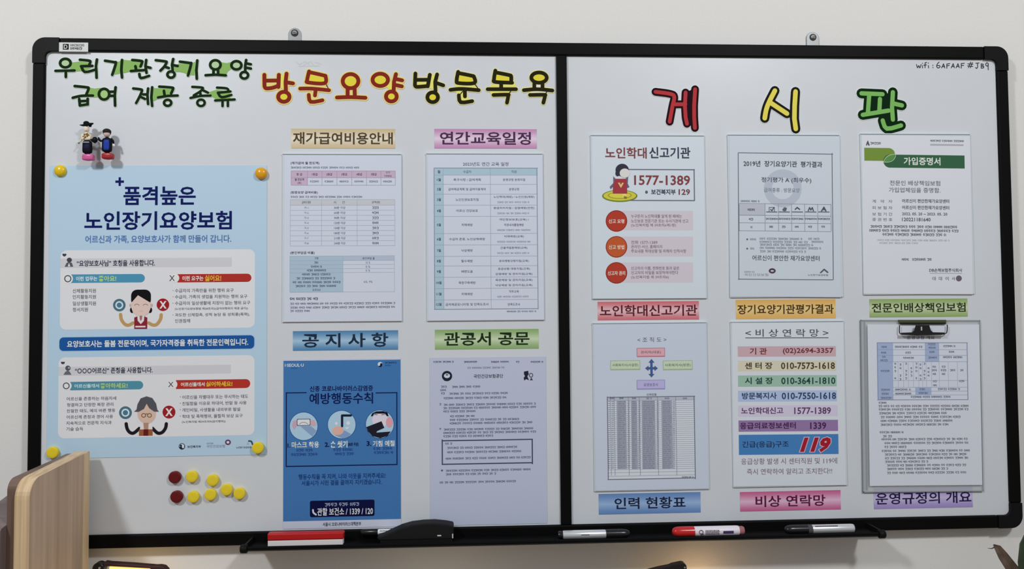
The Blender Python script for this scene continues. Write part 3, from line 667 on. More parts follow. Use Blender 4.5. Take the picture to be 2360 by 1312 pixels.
# --- official letter
s = paper('white official letter with black emblem and boxed paragraph, beside the mullion', (990.8, 823.4, 1259.7, 1209.5), c=(174, 181, 201), hold=None)
s.z(970, 810, 3.1235); DK = (84, 90, 110)
for a, b in ((90, 240), (310, 420), (505, 630), (685, 717), (790, 885)): s.blur('body_text', DK, a, 76, b, 13, wl=(5, 9))
s.blur('body_text', (130, 136, 158), 335, 118, 610, 13)
s.disc('emblem', (30, 38, 50), 188, 178, 37, lv=2); s.disc('emblem', (30, 38, 50), 174, 204, 9, lv=2); s.disc('emblem', (188, 196, 214), 188, 176, 22, 17, lv=3); s.poly('emblem', (30, 38, 50), [(176, 166), (200, 166), (188, 176)], 4)
s.text('heading_text', (60, 64, 82), '국민건강보험공단', 380, 165, 592, 192, bold=0.01)
s.poly('emblem', (34, 38, 52), [(742, 146), (772, 140), (776, 165), (766, 180), (778, 208), (758, 200), (744, 210), (740, 190), (750, 178), (742, 165)], 3); s.ring('emblem', (60, 64, 80), 793, 172, 12, 14, 5, 3); s.poly('emblem', (60, 64, 80), [(784, 208), (795, 188), (806, 208)], 3)
for x0, y, x1 in ((145, 255, 195), (225, 255, 432), (140, 280, 195), (145, 303, 178), (205, 303, 630), (165, 335, 620), (165, 381, 830), (162, 405, 830), (162, 432, 400), (210, 467, 385), (208, 491, 705), (208, 515, 808), (165, 559, 830), (162, 583, 830), (162, 610, 530),
                  (175, 665, 230), (190, 692, 710), (190, 723, 730), (178, 768, 790), (180, 855, 800), (180, 883, 550), (135, 940, 685)): s.blur('body_text', (100, 106, 128), x0, y, x1, 15)
for y in (381, 559): s.blur('body_text', DK, 134, y, 150, 14)
s.disc('body_text', DK, 152, 858, 7); s.frame('printed_frame', (58, 66, 82), 150, 635, 806, 812, 8)
s.done()

# --- abuse hotline sheet
s = paper('pale hotline sheet 1577-1389 with three round red badges', (1365.4, 316, 1625, 688), c=(192, 201, 216), ang=-0.2, hold='thin holder behind the hotline sheet with round badges')
s.z(1370, 330, 7.716); BR = (118, 66, 66)
s.text('heading_text', BR, '노인학대', 195, 80, 925, 270, bold=0.02); s.text('heading_text', (56, 60, 80), '신고기관', 980, 75, 1700, 270, bold=0.02)
s.rect('printed_frame', (98, 98, 116), 600, 462, 1783, 480, lv=2); s.rect('printed_frame', (98, 98, 116), 640, 1012, 1783, 1030, lv=2); s.rect('printed_frame', (98, 98, 116), 1766, 462, 1784, 1030, lv=2)
s.text('phone_number', (122, 62, 64), '1577-1389', 710, 578, 1695, 743, bold=0.018); s.text('phone_number', (60, 62, 82), '보건복지부', 1010, 822, 1440, 915, bold=0.025); s.text('phone_number', (110, 58, 62), '129', 1500, 822, 1695, 918, bold=0.02); s.disc('phone_number', (86, 90, 108), 925, 872, 24, 28)
s.disc('illustration', (108, 122, 56), 450, 940, 315, 108, 2); s.disc('illustration', (190, 186, 66), 450, 935, 290, 90, 3); s.disc('illustration', (160, 150, 50), 450, 930, 215, 62, 4); s.disc('illustration', (198, 192, 76), 450, 930, 190, 48, 5)
s.poly('illustration', (96, 92, 110), [(335, 590), (380, 640), (340, 760), (290, 820), (270, 780), (335, 710)], 5); s.poly('illustration', (96, 92, 110), [(560, 620), (600, 590), (590, 720), (620, 780), (590, 800), (555, 760)], 5)
s.poly('illustration', (150, 56, 66), [(370, 635), (560, 635), (575, 720), (582, 900), (325, 900), (330, 760)], 6); s.poly('illustration', (206, 182, 110), [(415, 705), (450, 705), (468, 745), (490, 705), (520, 710), (470, 800)], 7)
s.disc('illustration', (52, 50, 64), 492, 480, 118, 112, 6); s.disc('illustration', (52, 50, 64), 410, 540, 38, 50, 6); s.disc('illustration', (202, 200, 198), 538, 535, 90, 82, 7)
s.poly('illustration', (222, 202, 110), [(490, 905), (560, 905), (575, 985), (520, 985)], 6); s.poly('illustration', (120, 110, 60), [(525, 940), (580, 960), (570, 990), (520, 985)], 7)
s.z(1350, 300, 2.983)
for cy, c, t, bx in ((625, (164, 58, 44), '신고 요령', (555, 688)), (803, (176, 84, 46), '신고 방법', (732, 868)), (982, (164, 58, 44), '신고자 권리', (910, 1048))):
    s.new('printed_panel', 'printed_badge', 'badge_text')
    s.rect('printed_panel', (192, 185, 194), 250, bx[0], 737, bx[1], lv=1); s.disc('printed_badge', (128, 40, 34), 211, cy, 74, lv=2); s.disc('printed_badge', c, 211, cy, 69, lv=3)
    s.ctext('badge_text', (222, 200, 190), t, 211, cy + 2, 106 if len(t) < 6 else 118, 28, bold=0.02, lv=4)
TG = (124, 112, 122)
for y, x1, t in ((592, 660, '누구든지 노인학대를 알게 된 때에는'), (625, 705, '노인보호 전문기관 또는 수사기관에 신고'), (655, 620, '(노인복지법 제 39조의6제1항)'), (772, 492, '전화 1577-1389'), (802, 525, '온라인·서신, 홈페이지'), (832, 690, '주요내용 학대상황 및 피해자 인적사항'),
                 (950, 642, '신고자의 이름, 전화번호 등과 같은'), (980, 635, '신고자의 비밀을 보장하여야한다'), (1012, 570, '(노인복지법 제 39조의6)')):
    s.text('body_text', TG, t, 312, y - 12, x1, y + 12, bold=0.006)
s.done()

# --- evaluation result
s = paper('evaluation result sheet with thin border and faint grey ring', (1681.8, 315, 1937, 684.5), c=(186, 194, 204), ang=-0.75, hold='thin holder behind the evaluation result sheet')
s.z(1660, 300, 2.983); EG = (96, 102, 112)
s.frame('printed_frame', EG, 123, 158, 775, 1030, 5)
s.text('heading_text', (54, 58, 66), '2019년  장기요양기관  평가결과', 160, 213, 700, 253, bold=0.01)
s.ring('emblem', (168, 177, 190), 430, 400, 103, 103, 56, 1)
s.text('heading_text', (60, 64, 74), '정기평가 A (최우수)', 283, 326, 625, 366, bold=0.006); s.text('body_text', (110, 116, 130), '급여종류 : 방문요양', 300, 398, 545, 428)
s.blur('body_text', GREY, 140, 489, 275, 14)
s.rect('table', (172, 177, 188), 130, 510, 308, 588); s.grid('table', (128, 134, 148), [130, 308, 400, 490, 580, 670, 762], [508, 588, 640, 695], 3)
s.blur('body_text', DK, 188, 548, 250, 18); s.blur('body_text', DK, 197, 613, 238, 16); s.blur('body_text', GREY, 207, 668, 230, 16)
for i, x in enumerate((354, 440, 530, 622, 712)):
    s.blur('body_text', DK, x - 42, 611, x + 42, 13, wl=(9, 12)); s.blur('body_text', DK, x - 17, 665, x + 17, 14, wl=(4, 6))
    s.rect('table', (90, 96, 106), x - 38, 560, x + 38, 566, lv=3)
s.frame('table', (90, 94, 104), 334, 530, 374, 564, 4, 3); s.line('table', (60, 64, 74), [(345, 545), (355, 555), (368, 532)], 6, 4)
s.poly('table', (90, 94, 104), [(425, 548), (440, 530), (458, 535), (452, 556), (436, 558)], 4); s.line('table', (70, 74, 84), [(515, 545), (528, 532), (545, 545)], 8, 4); s.line('table', (70, 74, 84), [(604, 555), (614, 532), (622, 550), (632, 532), (640, 555)], 7, 4)
s.line('table', (70, 74, 84), [(696, 556), (712, 530), (726, 556)], 8, 4); s.disc('table', (90, 94, 104), 712, 544, 8)
for x0, y, x1 in ((270, 748, 570), (605, 748, 692), (270, 770, 600), (625, 769, 715), (272, 790, 650), (272, 812, 695), (272, 835, 590), (205, 751, 245), (205, 815, 232)): s.blur('body_text', (134, 140, 152), x0, y, x1, 15)
s.disc('body_text', DK, 185, 751, 6); s.disc('body_text', DK, 185, 815, 6)
s.text('heading_text', (64, 68, 78), '어르신이 편안한 재가요양센터', 220, 862, 682, 899, bold=0.004)
s.blur('logo', (150, 154, 166), 165, 975, 235, 10); s.text('logo', (150, 150, 162), '국민건강보험', 165, 985, 330, 1003); s.ring('logo', (76, 62, 76), 357, 968, 18, 12, 12, 3)
s.new('logo'); s.text('logo', (96, 104, 112), '노인장기요양보험', 602, 990, 740, 1003); s.line('logo', (80, 88, 96), [(690, 980), (714, 958), (738, 978)], 10, 3)
s.done()

# --- insurance certificate
s = paper('white insurance certificate with two linked green bars at its top', (1988, 313, 2239, 678), c=(199, 202, 209), ang=-0.6, hold='thin holder behind the green-barred certificate')
s.z(1980, 310, 7.719)
s.poly('logo', (70, 76, 84), [(120, 195), (140, 130), (155, 105), (165, 135), (188, 195), (165, 200), (150, 160), (140, 195)], 3); s.blur('logo', (96, 100, 110), 198, 158, 400, 42, wl=(9, 12))
s.blur('logo', (106, 108, 118), 1265, 116, 1860, 34, wl=(4, 9)); s.rect('logo', (160, 162, 170), 1265, 172, 1855, 200)
s.rect('green_bar', (108, 134, 58), 92, 240, 640, 470, lv=1, rl='R'); s.rect('green_bar', (52, 92, 66), 430, 366, 1875, 598, lv=2, rl='L')
s.poly('green_bar', (84, 134, 72), [(445, 490), (480, 420), (530, 375), (630, 366), (625, 410), (590, 450), (530, 480)], 3); s.line('green_bar', (176, 204, 160), [(430, 500), (470, 420), (540, 370), (630, 355)], 10, 4, sm=True); s.line('green_bar', (176, 204, 160), [(440, 492), (540, 488), (610, 450), (645, 380), (630, 330)], 10, 4, sm=True)
s.text('heading_text', (206, 226, 206), '가입증명서', 795, 412, 1440, 545, bold=0.02, lv=5)
s.text('heading_text', (104, 106, 116), '전문인 배상책임보험', 545, 822, 1440, 910, bold=0.004); s.text('heading_text', (104, 106, 116), '가입업체임을 증명함.', 530, 947, 1445, 1035, bold=0.004)
s.z(1970, 300, 2.983)
for y, t in ((490, '계   약   자'), (534, '피 보 험 자'), (578, '보 험 기 간'), (615, '증 권 번 호')): s.text('body_text', (104, 108, 116), t, 120, y - 11, 258, y + 11)
for y, t, x1, h in ((488, '어르신이 편안한재가요양센터', 648, 13), (533, '어르신이 편안한재가요양센터', 648, 13), (577, '2022. 05. 20 ~ 2023. 05. 20', 635, 9), (615, '120221181640', 520, 12)): s.text('body_text', (76, 80, 88), t, 325, y - h, x1, y + h, bold=0.01)
for x0, y, x1 in ((108, 665, 725), (100, 692, 718), (190, 719, 625), (323, 890, 376), (395, 890, 530)): s.blur('body_text', (92, 96, 104), x0, y, x1, 17, wl=(3, 6))
for x0, y, x1 in ((155, 758, 655), (170, 777, 440)): s.blur('body_text', (170, 173, 180), x0, y, x1, 12)
s.text('heading_text', (80, 84, 92), 'DB손해보험주식회사', 512, 951, 738, 976, bold=0.01); s.rect('body_text', (150, 153, 160), 515, 983, 738, 987)
for x in (545, 588, 634, 678): s.ctext('heading_text', (90, 94, 102), '대표이사'[(x - 545) // 44 % 4], x, 1021, 22, 26)
s.disc('seal', (98, 92, 100), 715, 1020, 20)
s.done()

# --- organisation chart
s = paper('staffing chart sheet with four coloured boxes over a dense table', (1370, 747, 1630.5, 1129), c=(184, 192, 208), ang=0.0, hold='thin holder behind the staffing chart sheet')
s.z(1350, 730, 2.853)
s.text('heading_text', (96, 100, 114), '< 조 직 도 >', 340, 136, 530, 168)
for bx, c, e, t in (((335, 205, 521, 266), (206, 158, 168), (170, 120, 132), '관리자(대표)'), ((161, 288, 358, 352), (182, 198, 172), (150, 168, 140), '사회복지사(시설장)'), ((507, 288, 702, 352), (182, 198, 172), (150, 168, 140), '사회복지사(방문)'), ((335, 416, 521, 480), (172, 168, 208), (140, 136, 180), '요양보호사')):
    s.new('chart_box', 'chart_text')
    s.rect('chart_box', e, *bx, lv=1, r=4); s.rect('chart_box', c, bx[0] + 4, bx[1] + 4, bx[2] - 4, bx[3] - 8, lv=2, r=3)
    cx, cy = (bx[0] + bx[2]) / 2, (bx[1] + bx[3]) / 2; wd = min(170, len(t) * 19); s.ctext('chart_text', (76, 78, 92), t, cx, cy, wd, 22)
AR = (66, 88, 136)
s.rect('arrow_cross', AR, 424, 300, 440, 380); s.rect('arrow_cross', AR, 408, 332, 456, 348)
for q in ([(432, 278), (452, 303), (412, 303)], [(432, 400), (412, 377), (452, 377)], [(390, 340), (412, 322), (412, 358)], [(474, 340), (452, 358), (452, 322)]): s.poly('arrow_cross', AR, q)
s.ctext('chart_text', DK, '인력현황', 433, 513, 66, 16)
s.rect('table', (196, 203, 216), 143, 525, 718, 1068, lv=1); s.rect('table', (168, 174, 188), 143, 525, 718, 550, lv=2)
for x0, x1 in ((205, 268), (300, 340), (370, 458), (500, 570)): s.rect('table', (150, 153, 168), x0, 552, x1, 1002, lv=2)
ys = [552 + 13.65 * i for i in range(34)]
for y in ys + [1022, 1045]: s.rect('table', (150, 156, 172), 143, y - 1.2, 718, y + 1.2, lv=3)
for x in (165, 190, 283, 355, 475, 595): s.rect('table', (120, 126, 142), x - 1.3, 525, x + 1.3, 1045, lv=3)
for y in ys[:-1]:
    s.rect('table', (118, 124, 142), 150, y + 5, 158, y + 9, lv=3)
    for x0, x1 in ((170, 186), (212, 262), (275, 292), (304, 336), (345, 362), (376, 452), (466, 484), (506, 564), (572, 586)): s.blur('table_text', (126, 130, 148), x0, y + 7, x1, 8, wl=(2, 4))
s.frame('table', (84, 92, 108), 143, 525, 718, 1068, 4, 4); s.blur('table_text', DK, 632, 1055, 708, 9)
for x in (175, 237, 320, 415, 537, 655): s.blur('table_text', DK, x - 18, 538, x + 18, 11)
s.done()

# --- emergency contacts
s = paper('emergency contact list with seven coloured bars and phone numbers', (1688.5, 744, 1946.7, 1120), c=(196, 202, 218), ang=-0.45, hold='thin holder behind the emergency contact list')
s.z(1660, 730, 2.853)
s.text('heading_text', (72, 74, 88), '< 비 상 연 락 망 >', 165, 82, 710, 132, bold=0.003); s.rect('heading_text', (72, 74, 88), 165, 137, 712, 142)
rowsE = [((115, 195, 760, 263), (186, 158, 166), '기 관', (195, 305), '(02)2694-3357', (412, 742), (110, 50, 56)), ((116, 290, 762, 358), (196, 192, 170), '센 터 장', (163, 342), '010-7573-1618', (400, 752), (70, 56, 40)),
         ((117, 386, 765, 460), (144, 176, 160), '시 설 장', (163, 345), '010-3641-1810', (402, 755), (34, 66, 60)), ((117, 486, 767, 558), (162, 178, 208), '방문복지사', (143, 370), '010-7550-1618', (405, 760), (44, 62, 92)),
         ((118, 583, 772, 656), (192, 186, 206), '노인학대신고', (138, 413), '1577-1389', (487, 726), (90, 60, 96)), ((120, 681, 774, 755), (136, 112, 154), '응급의료정보센터', (130, 495), '1339', (592, 695), (70, 34, 78))]
for bx, c, a, ax, b, bxx, tc in rowsE:
    s.new('colour_bar', 'contact_text', 'phone_number'); ym = (bx[1] + bx[3]) / 2 - 2; s.rect('colour_bar', c, *bx); s.text('contact_text', tc, a, ax[0], ym - 20, ax[1], ym + 22, bold=0.02); s.text('phone_number', tc, b, bxx[0], ym - 20, bxx[1], ym + 22, bold=0.018)
s.new('colour_bar', 'contact_text'); s.rect('colour_bar', (66, 118, 174), 122, 775, 777, 907)
s.text('contact_text', (34, 46, 74), '긴급(응급)구조', 145, 820, 450, 866, bold=0.01)
s.text('emblem', (150, 30, 44), '119', 545, 800, 715, 884, bold=0.05, halo=(200, 170, 190), hoff=0.04, shear=0.35)
s.text('body_text', (124, 104, 118), '응급상황 발생 시 센터직원 및 119에', 137, 930, 768, 970); s.text('body_text', (124, 104, 118), '즉시 연락하여 알리고 조치한다!!', 175, 998, 735, 1037)
s.done()

# --- clipboard with the regulations
YC = YS - 0.0035
a = P(1986, 930, YC); b = P(2262.5, 930, YC); t = P(2120, 738, YC); o_ = P(2128, 1134, YC)
clr = bpy.data.materials.new('clear_acrylic'); clr.use_nodes = True
nb = clr.node_tree.nodes['Principled BSDF']; nb.inputs['Base Color'].default_value = (0.80, 0.84, 0.86, 1); nb.inputs['Roughness'].default_value = 0.2; nb.inputs['Alpha'].default_value = 0.35; nb.inputs['Specular IOR Level'].default_value = 0.3
cang = radians(-0.6); cx_, cz_ = (a.x + b.x) / 2, (t.z + o_.z) / 2; hw, hh = (b.x - a.x) / 2, (t.z - o_.z) / 2
def rt(pts, an=cang): return [(cx_ + x * cos(an) - z * sin(an), cz_ + x * sin(an) + z * cos(an)) for x, z in pts]
m = M(); m.prism(rt([(-hw, -hh), (hw, -hh), (hw, hh), (-hw, hh)]), YC, YC + 0.0025, clr)
cb = m.build('clipboard', origin=(cx_, YC, cz_))
tag(cb, 'clear acrylic clipboard with black metal clip, lower right of the whiteboard', 'clipboard')
edge = mat((140, 146, 150), 0.3, 0.3); m = M()
for q in ([(-hw, -hh), (-hw + .0016, -hh), (-hw + .0016, hh), (-hw, hh)], [(-hw + .007, -hh + .004), (-hw + .0082, -hh + .004), (-hw + .0082, hh - .004), (-hw + .007, hh - .004)], [(hw - .0012, -hh), (hw, -hh), (hw, hh), (hw - .0012, hh)],
          [(-hw, -hh), (hw, -hh), (hw, -hh + .0014), (-hw, -hh + .0014)], [(-hw, hh - .0012), (hw, hh - .0012), (hw, hh), (-hw, hh)]): m.prism(rt(q), YC - 0.0006, YC + 0.0025, edge)
m.build('clipboard_rim', cb)
s = Sheet('paper_sheet', YC - 0.0018, 2002, 748, 2260.5, 1119.5, mat((196, 200, 214), 0.5, 0.3), cang)
tag(s.o, 'regulation summary sheet with blue-celled table, held by the black clip', 'paper', 'papers pinned up on the whiteboard')
s.z(1970, 730, 2.853)
s.text('heading_text', DK, '운영규정 개요', 342, 128, 525, 149, bold=0.01)
CB = (150, 165, 196)
s.rect('table', (192, 198, 212), 150, 172, 740, 546, lv=1); s.rect('table', CB, 150, 174, 250, 546, lv=2); s.rect('table', CB, 463, 172, 552, 297, lv=2); s.rect('table', CB, 398, 465, 503, 515, lv=2)
s.grid('table', (142, 152, 176), [250, 740], [297, 420, 465, 490, 515, 546], 2, 3); s.grid('table', (142, 152, 176), [150, 250, 463, 552, 740], [172, 217, 255, 297], 2, 3)
for x in (285, 320, 352, 385, 420, 445, 470, 505, 555, 615, 675): s.rect('table', (160, 168, 188), x - 1, 297, x + 1, 465, lv=3)
s.frame('table', (116, 128, 154), 148, 170, 742, 548, 3, 4)
for x0, y, x1 in ((175, 200, 215), (172, 238, 217), (180, 265, 212), (168, 288, 225), (170, 358, 228), (172, 482, 238), (175, 508, 232), (170, 535, 240), (262, 199, 450), (333, 237, 375), (318, 272, 398), (482, 183, 535), (485, 205, 540), (490, 233, 528), (482, 270, 540), (582, 194, 670), (618, 232, 660), (580, 267, 705), (265, 480, 375), (265, 507, 380), (425, 478, 470), (420, 503, 478), (545, 477, 692), (368, 528, 630),
                  (510, 330, 540), (505, 353, 548), (512, 378, 540), (572, 330, 600), (565, 353, 608), (572, 378, 600), (626, 353, 668), (692, 353, 718), (515, 425, 543), (515, 452, 543), (686, 424, 728)): s.blur('table_text', (92, 98, 118), x0, y, x1, 13, wl=(4, 9))
for i, x in enumerate((266, 300, 337, 372, 405, 432, 458, 485)):
    for j in range(5):
        if (i + j) % 4 != 3: s.blur('table_text', (92, 98, 118), x - 6, 310 + 24 * j + (6 if i % 2 else 0), x + 7, 13)
for x0, y, x1 in ((157, 567, 222), (155, 588, 745), (157, 610, 745), (160, 635, 612), (170, 660, 700), (170, 685, 645), (170, 710, 622), (163, 761, 325), (185, 787, 243), (175, 806, 748), (195, 831, 750), (195, 857, 342), (177, 882, 755), (197, 906, 750), (199, 930, 750), (199, 954, 485), (212, 977, 738), (212, 1001, 615), (212, 1026, 735)): s.blur('body_text', (108, 112, 126), x0, y, x1, 14)
s.done()
# the clip: base plate, lever, wire loops
met = mat((30, 30, 32), 0.3, 0.5, 0.3); yk = YC - 0.004
def pp(x, y, yy): v = P(1970 + x / 5.963, 730 + y / 5.963, yy); return (v.x, v.z)
def prism_px(mm, pts, yf, ybk, mt):
    q = [pp(*p, yf) for p in pts]; ar = sum(a[0] * b[1] - b[0] * a[1] for a, b in zip(q, q[1:] + q[:1]))
    if ar < 0: q.reverse()
    mm.prism(q, yf, ybk, mt)
m = M(); prism_px(m, [(608, 45), (1258, 45), (1252, 100), (622, 100)], yk, YC - 0.0005, mat((72, 82, 50), 0.3, 0.5, 0.3)); prism_px(m, [(615, 82), (1256, 82), (1252, 104), (625, 104)], yk - 0.0012, yk, met)
cl = m.build('clip_plate', cb)
m = M(); prism_px(m, [(842, 118), (1025, 118), (1045, 185), (1075, 215), (1235, 218), (1240, 240), (1200, 252), (940, 256), (860, 258), (670, 252), (636, 240), (640, 222), (790, 216), (820, 185)], yk - 0.006, yk - 0.0045, met)
prism_px(m, [(640, 228), (1240, 228), (1238, 248), (640, 248)], yk - 0.008, yk - 0.004, met); m.build('clip_lever', cb, bevel=0.0004)
m = M()
for q in ([(615, 118), (612, 200), (622, 232), (660, 248)], [(1272, 112), (1268, 195), (1256, 228), (1220, 244)], ): m.tube([(lambda v: (v[0], yk - 0.003, v[1]))(pp(*p, yk - 0.003)) for p in smooth_line(q)], 0.0009, met)
m.build('wire_loop', cb)
m = M(); c = pp(915, 165, yk - 0.006); m.box((c[0] - 0.0012, yk - 0.0066, c[1] - 0.0035), (c[0] + 0.0012, yk - 0.0058, c[1] + 0.0035), mat((170, 170, 172), 0.3, 0.5)); m.build('clip_hole', cb)

# ================================================================ big light blue poster
SKY = (166, 191, 216); PN = (205, 206, 211); DT = (14, 24, 84)
s = paper('large light blue care insurance poster with two cartoon people, left panel', (111, 381.5, 615, 1053), c=SKY, ang=0.12, name='poster', cat='poster')
s.z(100, 370, 3.364)
s.rect('heading_text', DT, 583, 130, 601, 198); s.rect('heading_text', DT, 558, 155, 625, 174)
s.text('heading_text', DT, '품격높은', 625, 203, 1178, 343, bold=0.022); s.text('heading_text', DT, '노인장기요양보험', 322, 396, 1458, 535, bold=0.022)
s.text('subheading_text', (78, 112, 166), '어르신과 가족, 요양보호사가 함께 만들어 갑니다.', 326, 580, 1455, 640, bold=0.018)
s.rect('printed_panel', PN, 130, 693, 1640, 1305, lv=1, r=48); s.rect('printed_panel', (190, 190, 196), 133, 757, 1460, 828, lv=2)
TD = (52, 58, 72)
s.poly('icon', TD, [(147, 726), (160, 722), (164, 727), (168, 722), (180, 726), (176, 738), (163, 746), (151, 738)], 3)
s.poly('icon', (86, 86, 96), [(165, 825), (180, 795), (200, 785), (222, 795), (232, 825)], 3); s.poly('icon', PN, [(190, 822), (199, 795), (210, 822)], 4); s.disc('icon', (66, 64, 74), 202, 772, 20, 18, lv=3)
s.text('subheading_text', TD, '“요양보호사님” 호칭을 사용합니다.', 260, 773, 865, 820, bold=0.025)
s.disc('printed_badge', (214, 224, 232), 190, 917, 40, lv=3); s.ring('printed_badge', (76, 84, 104), 190, 917, 24, 24, 8, 4)
s.new('printed_badge', 'badge_text'); s.rect('printed_badge', (72, 136, 168), 215, 882, 787, 948, lv=2, rl='R'); s.text('badge_text', (196, 218, 232), '이런 업무는', 255, 900, 418, 934, bold=0.03, lv=4); s.text('badge_text', (168, 200, 118), '좋아요!', 430, 895, 565, 938, bold=0.03, lv=4)
s.text('badge_text', (70, 66, 78), 'X', 978, 892, 1018, 934, bold=0.01); s.new('printed_badge', 'badge_text'); s.rect('printed_badge', (162, 46, 40), 1040, 880, 1613, 944, lv=2, rl='R'); s.disc('printed_badge', (210, 211, 215), 1018, 912, 36, 34, lv=3); s.text('badge_text', (70, 66, 78), 'X', 978, 892, 1018, 934, bold=0.01, lv=4)
s.text('badge_text', (226, 200, 196), '이런 요구는', 1078, 896, 1240, 932, bold=0.03, lv=4); s.text('badge_text', (222, 168, 56), '싫어요!', 1254, 890, 1378, 936, bold=0.03, lv=4)
LT = (92, 92, 102)
for y, x1, t in ((1011, 408, '신체활동지원'), (1058, 408, '인지활동지원'), (1109, 408, '일상생활지원'), (1157, 346, '정서지원')): s.text('body_text', LT, t, 228, y - 16, x1, y + 16, bold=0.008)
s.z(360, 570, 6.904)
for y, x1, t in ((688, 1232, '수급자의 가족만을 위한 행위 요구'), (787, 1450, '수급자, 가족의 생업을 지원하는 행위 요구'), (887, 1495, '수급자의 일상생활에 지장이 없는 행위 요구'), (1076, 1488, '과도한 신체접촉, 성적 농담 등 성희롱(폭력),'), (1172, 540, '인권침해')): s.text('body_text', LT, t, 300, y - 30, x1, y + 30, bold=0.008)
s.text('body_text', LT, '(노인장기요양보험법 제28조의2(급여외행위의 제공 금지))', 297, 957, 1460, 1000, bold=0.01)
for y in (690, 790, 890, 1078): s.disc('body_text', LT, 268, y, 6)
def odisc(cx, cy, r): s.new('printed_badge'); s.disc('printed_badge', (206, 222, 232), cx, cy, r * 1.06, lv=2); s.disc('printed_badge', (70, 104, 122), cx, cy, r, lv=3); s.disc('printed_badge', (196, 222, 238), cx, cy, r * 0.63, lv=4); s.disc('printed_badge', (66, 112, 142), cx, cy, r * 0.4, lv=5)
def xdisc(cx, cy, r): s.new('printed_badge', 'badge_text'); s.disc('printed_badge', (224, 206, 208), cx, cy, r * 1.06, lv=2); s.disc('printed_badge', (146, 30, 38), cx, cy, r, lv=3); s.text('badge_text', (226, 218, 220), 'X', cx - r * 0.45, cy - r * 0.52, cx + r * 0.48, cy + r * 0.55, bold=0.04, lv=4)
s.z(130, 570, 6.904); odisc(1002, 922, 100)
s.z(360, 570, 6.904); xdisc(108, 916, 100)
s.z(130, 570, 6.904); SK = (206, 184, 176); HB = (18, 17, 20)
s.line('illustration', (176, 142, 92), [(1022, 1070), (1035, 1150), (1090, 1225), (1150, 1240), (1220, 1205)], 50, 3, sm=True); s.line('illustration', (176, 142, 92), [(1470, 1205), (1540, 1240), (1600, 1225), (1655, 1150), (1668, 1075)], 50, 3, sm=True)
s.disc('illustration', HB, 1205, 1000, 34, 48, 3); s.disc('illustration', HB, 1490, 1000, 34, 48, 3)
s.disc('illustration', (186, 160, 156), 1180, 925, 18, 26, 3); s.disc('illustration', (186, 160, 156), 1518, 925, 18, 26, 3)
s.rect('illustration', HB, 1190, 675, 1505, 930, lv=4, r=90)
s.poly('illustration', SK, [(1195, 885), (1300, 765), (1500, 885), (1505, 960), (1470, 1050), (1400, 1095), (1300, 1095), (1225, 1050), (1192, 960)], 5)
s.ring('illustration', (128, 108, 104), 1282, 930, 36, 24, 9, 6, 190, 350); s.ring('illustration', (128, 108, 104), 1420, 930, 36, 24, 9, 6, 190, 350); s.ring('illustration', (214, 150, 160), 1350, 1000, 30, 22, 7, 6, 20, 160)
s.poly('illustration', (126, 36, 50), [(1240, 1120), (1290, 1100), (1400, 1100), (1448, 1120), (1445, 1300), (1240, 1300)], 4); s.poly('illustration', (216, 204, 206), [(1290, 1095), (1400, 1095), (1395, 1170), (1345, 1225), (1295, 1170)], 5); s.poly('illustration', (150, 106, 102), [(1325, 1090), (1370, 1090), (1362, 1150), (1345, 1175), (1330, 1150)], 6); s.rect('illustration', (220, 205, 210), 1258, 1252, 1420, 1276, lv=5)
# banner
s.zo = None
s.rect('printed_banner', (150, 180, 214), 135.5, 774, 587.5, 808, lv=1, r=10); s.rect('printed_banner', (28, 80, 144), 137, 775.5, 586, 806.5, lv=2, r=9)
s.text('banner_text', (208, 220, 236), '요양보호사는 돌봄 전문직이며, 국가자격증을 취득한 전문인력입니다.', 155, 783.5, 572, 799, bold=0.025)
s.new('printed_panel', 'icon', 'illustration', 'printed_badge', 'badge_text', 'body_text', 'subheading_text'); s.rect('printed_panel', PN, 134.5, 821.5, 586.5, 1007, lv=1, r=14); s.rect('printed_panel', (190, 190, 196), 135, 843.5, 532, 863.5, lv=2)
s.z(130, 810, 6.558)
s.poly('icon', TD, [(68, 160), (98, 158), (130, 160), (122, 186), (98, 196), (75, 186)], 3); s.disc('icon', (80, 80, 92), 175, 255, 40, 40, lv=3); s.poly('icon', (96, 98, 108), [(108, 356), (135, 310), (172, 290), (205, 310), (228, 356)], 3); s.disc('icon', (160, 162, 168), 190, 250, 14, lv=4)
s.text('subheading_text', TD, '“○○○어르신” 존칭을 사용합니다.', 283, 245, 1455, 332, bold=0.025)
s.disc('printed_badge', (214, 224, 232), 160, 522, 72, 68, lv=3); s.ring('printed_badge', (76, 84, 104), 150, 522, 44, 44, 15, 4); s.rect('printed_badge', (74, 132, 152), 212, 455, 1312, 582, lv=2, rl='R')
s.text('badge_text', (182, 208, 220), '어르신들께서', 275, 495, 645, 552, bold=0.03, lv=4); s.text('badge_text', (164, 190, 118), '좋아하세요!', 668, 482, 1075, 558, bold=0.03, lv=4)
for i, (x0, x1, t) in enumerate(((155, 905, '어르신을 존중하는 마음자세'), (160, 862, '청결하고 단정한 복장 관리'), (158, 890, '친절한 태도, 예의 바른 행동'), (155, 855, '어르신께 존칭과 경어 사용'), (150, 835, '지속적으로 전문적 지식과'), (150, 405, '기술 습득'))): y = 714 + 92 * i; s.text('body_text', LT, t, x0, y - 27, x1, y + 27, bold=0.008)
odisc(1045, 928, 97)
s.line('illustration', (30, 26, 32), [(1055, 1095), (1070, 1170), (1110, 1225), (1170, 1235), (1255, 1165)], 48, 3, sm=True); s.line('illustration', (30, 26, 32), [(1455, 1165), (1530, 1235), (1600, 1225), (1650, 1160), (1662, 1095)], 48, 3, sm=True)
s.disc('illustration', (200, 172, 156), 1365, 940, 140, 155, 3)
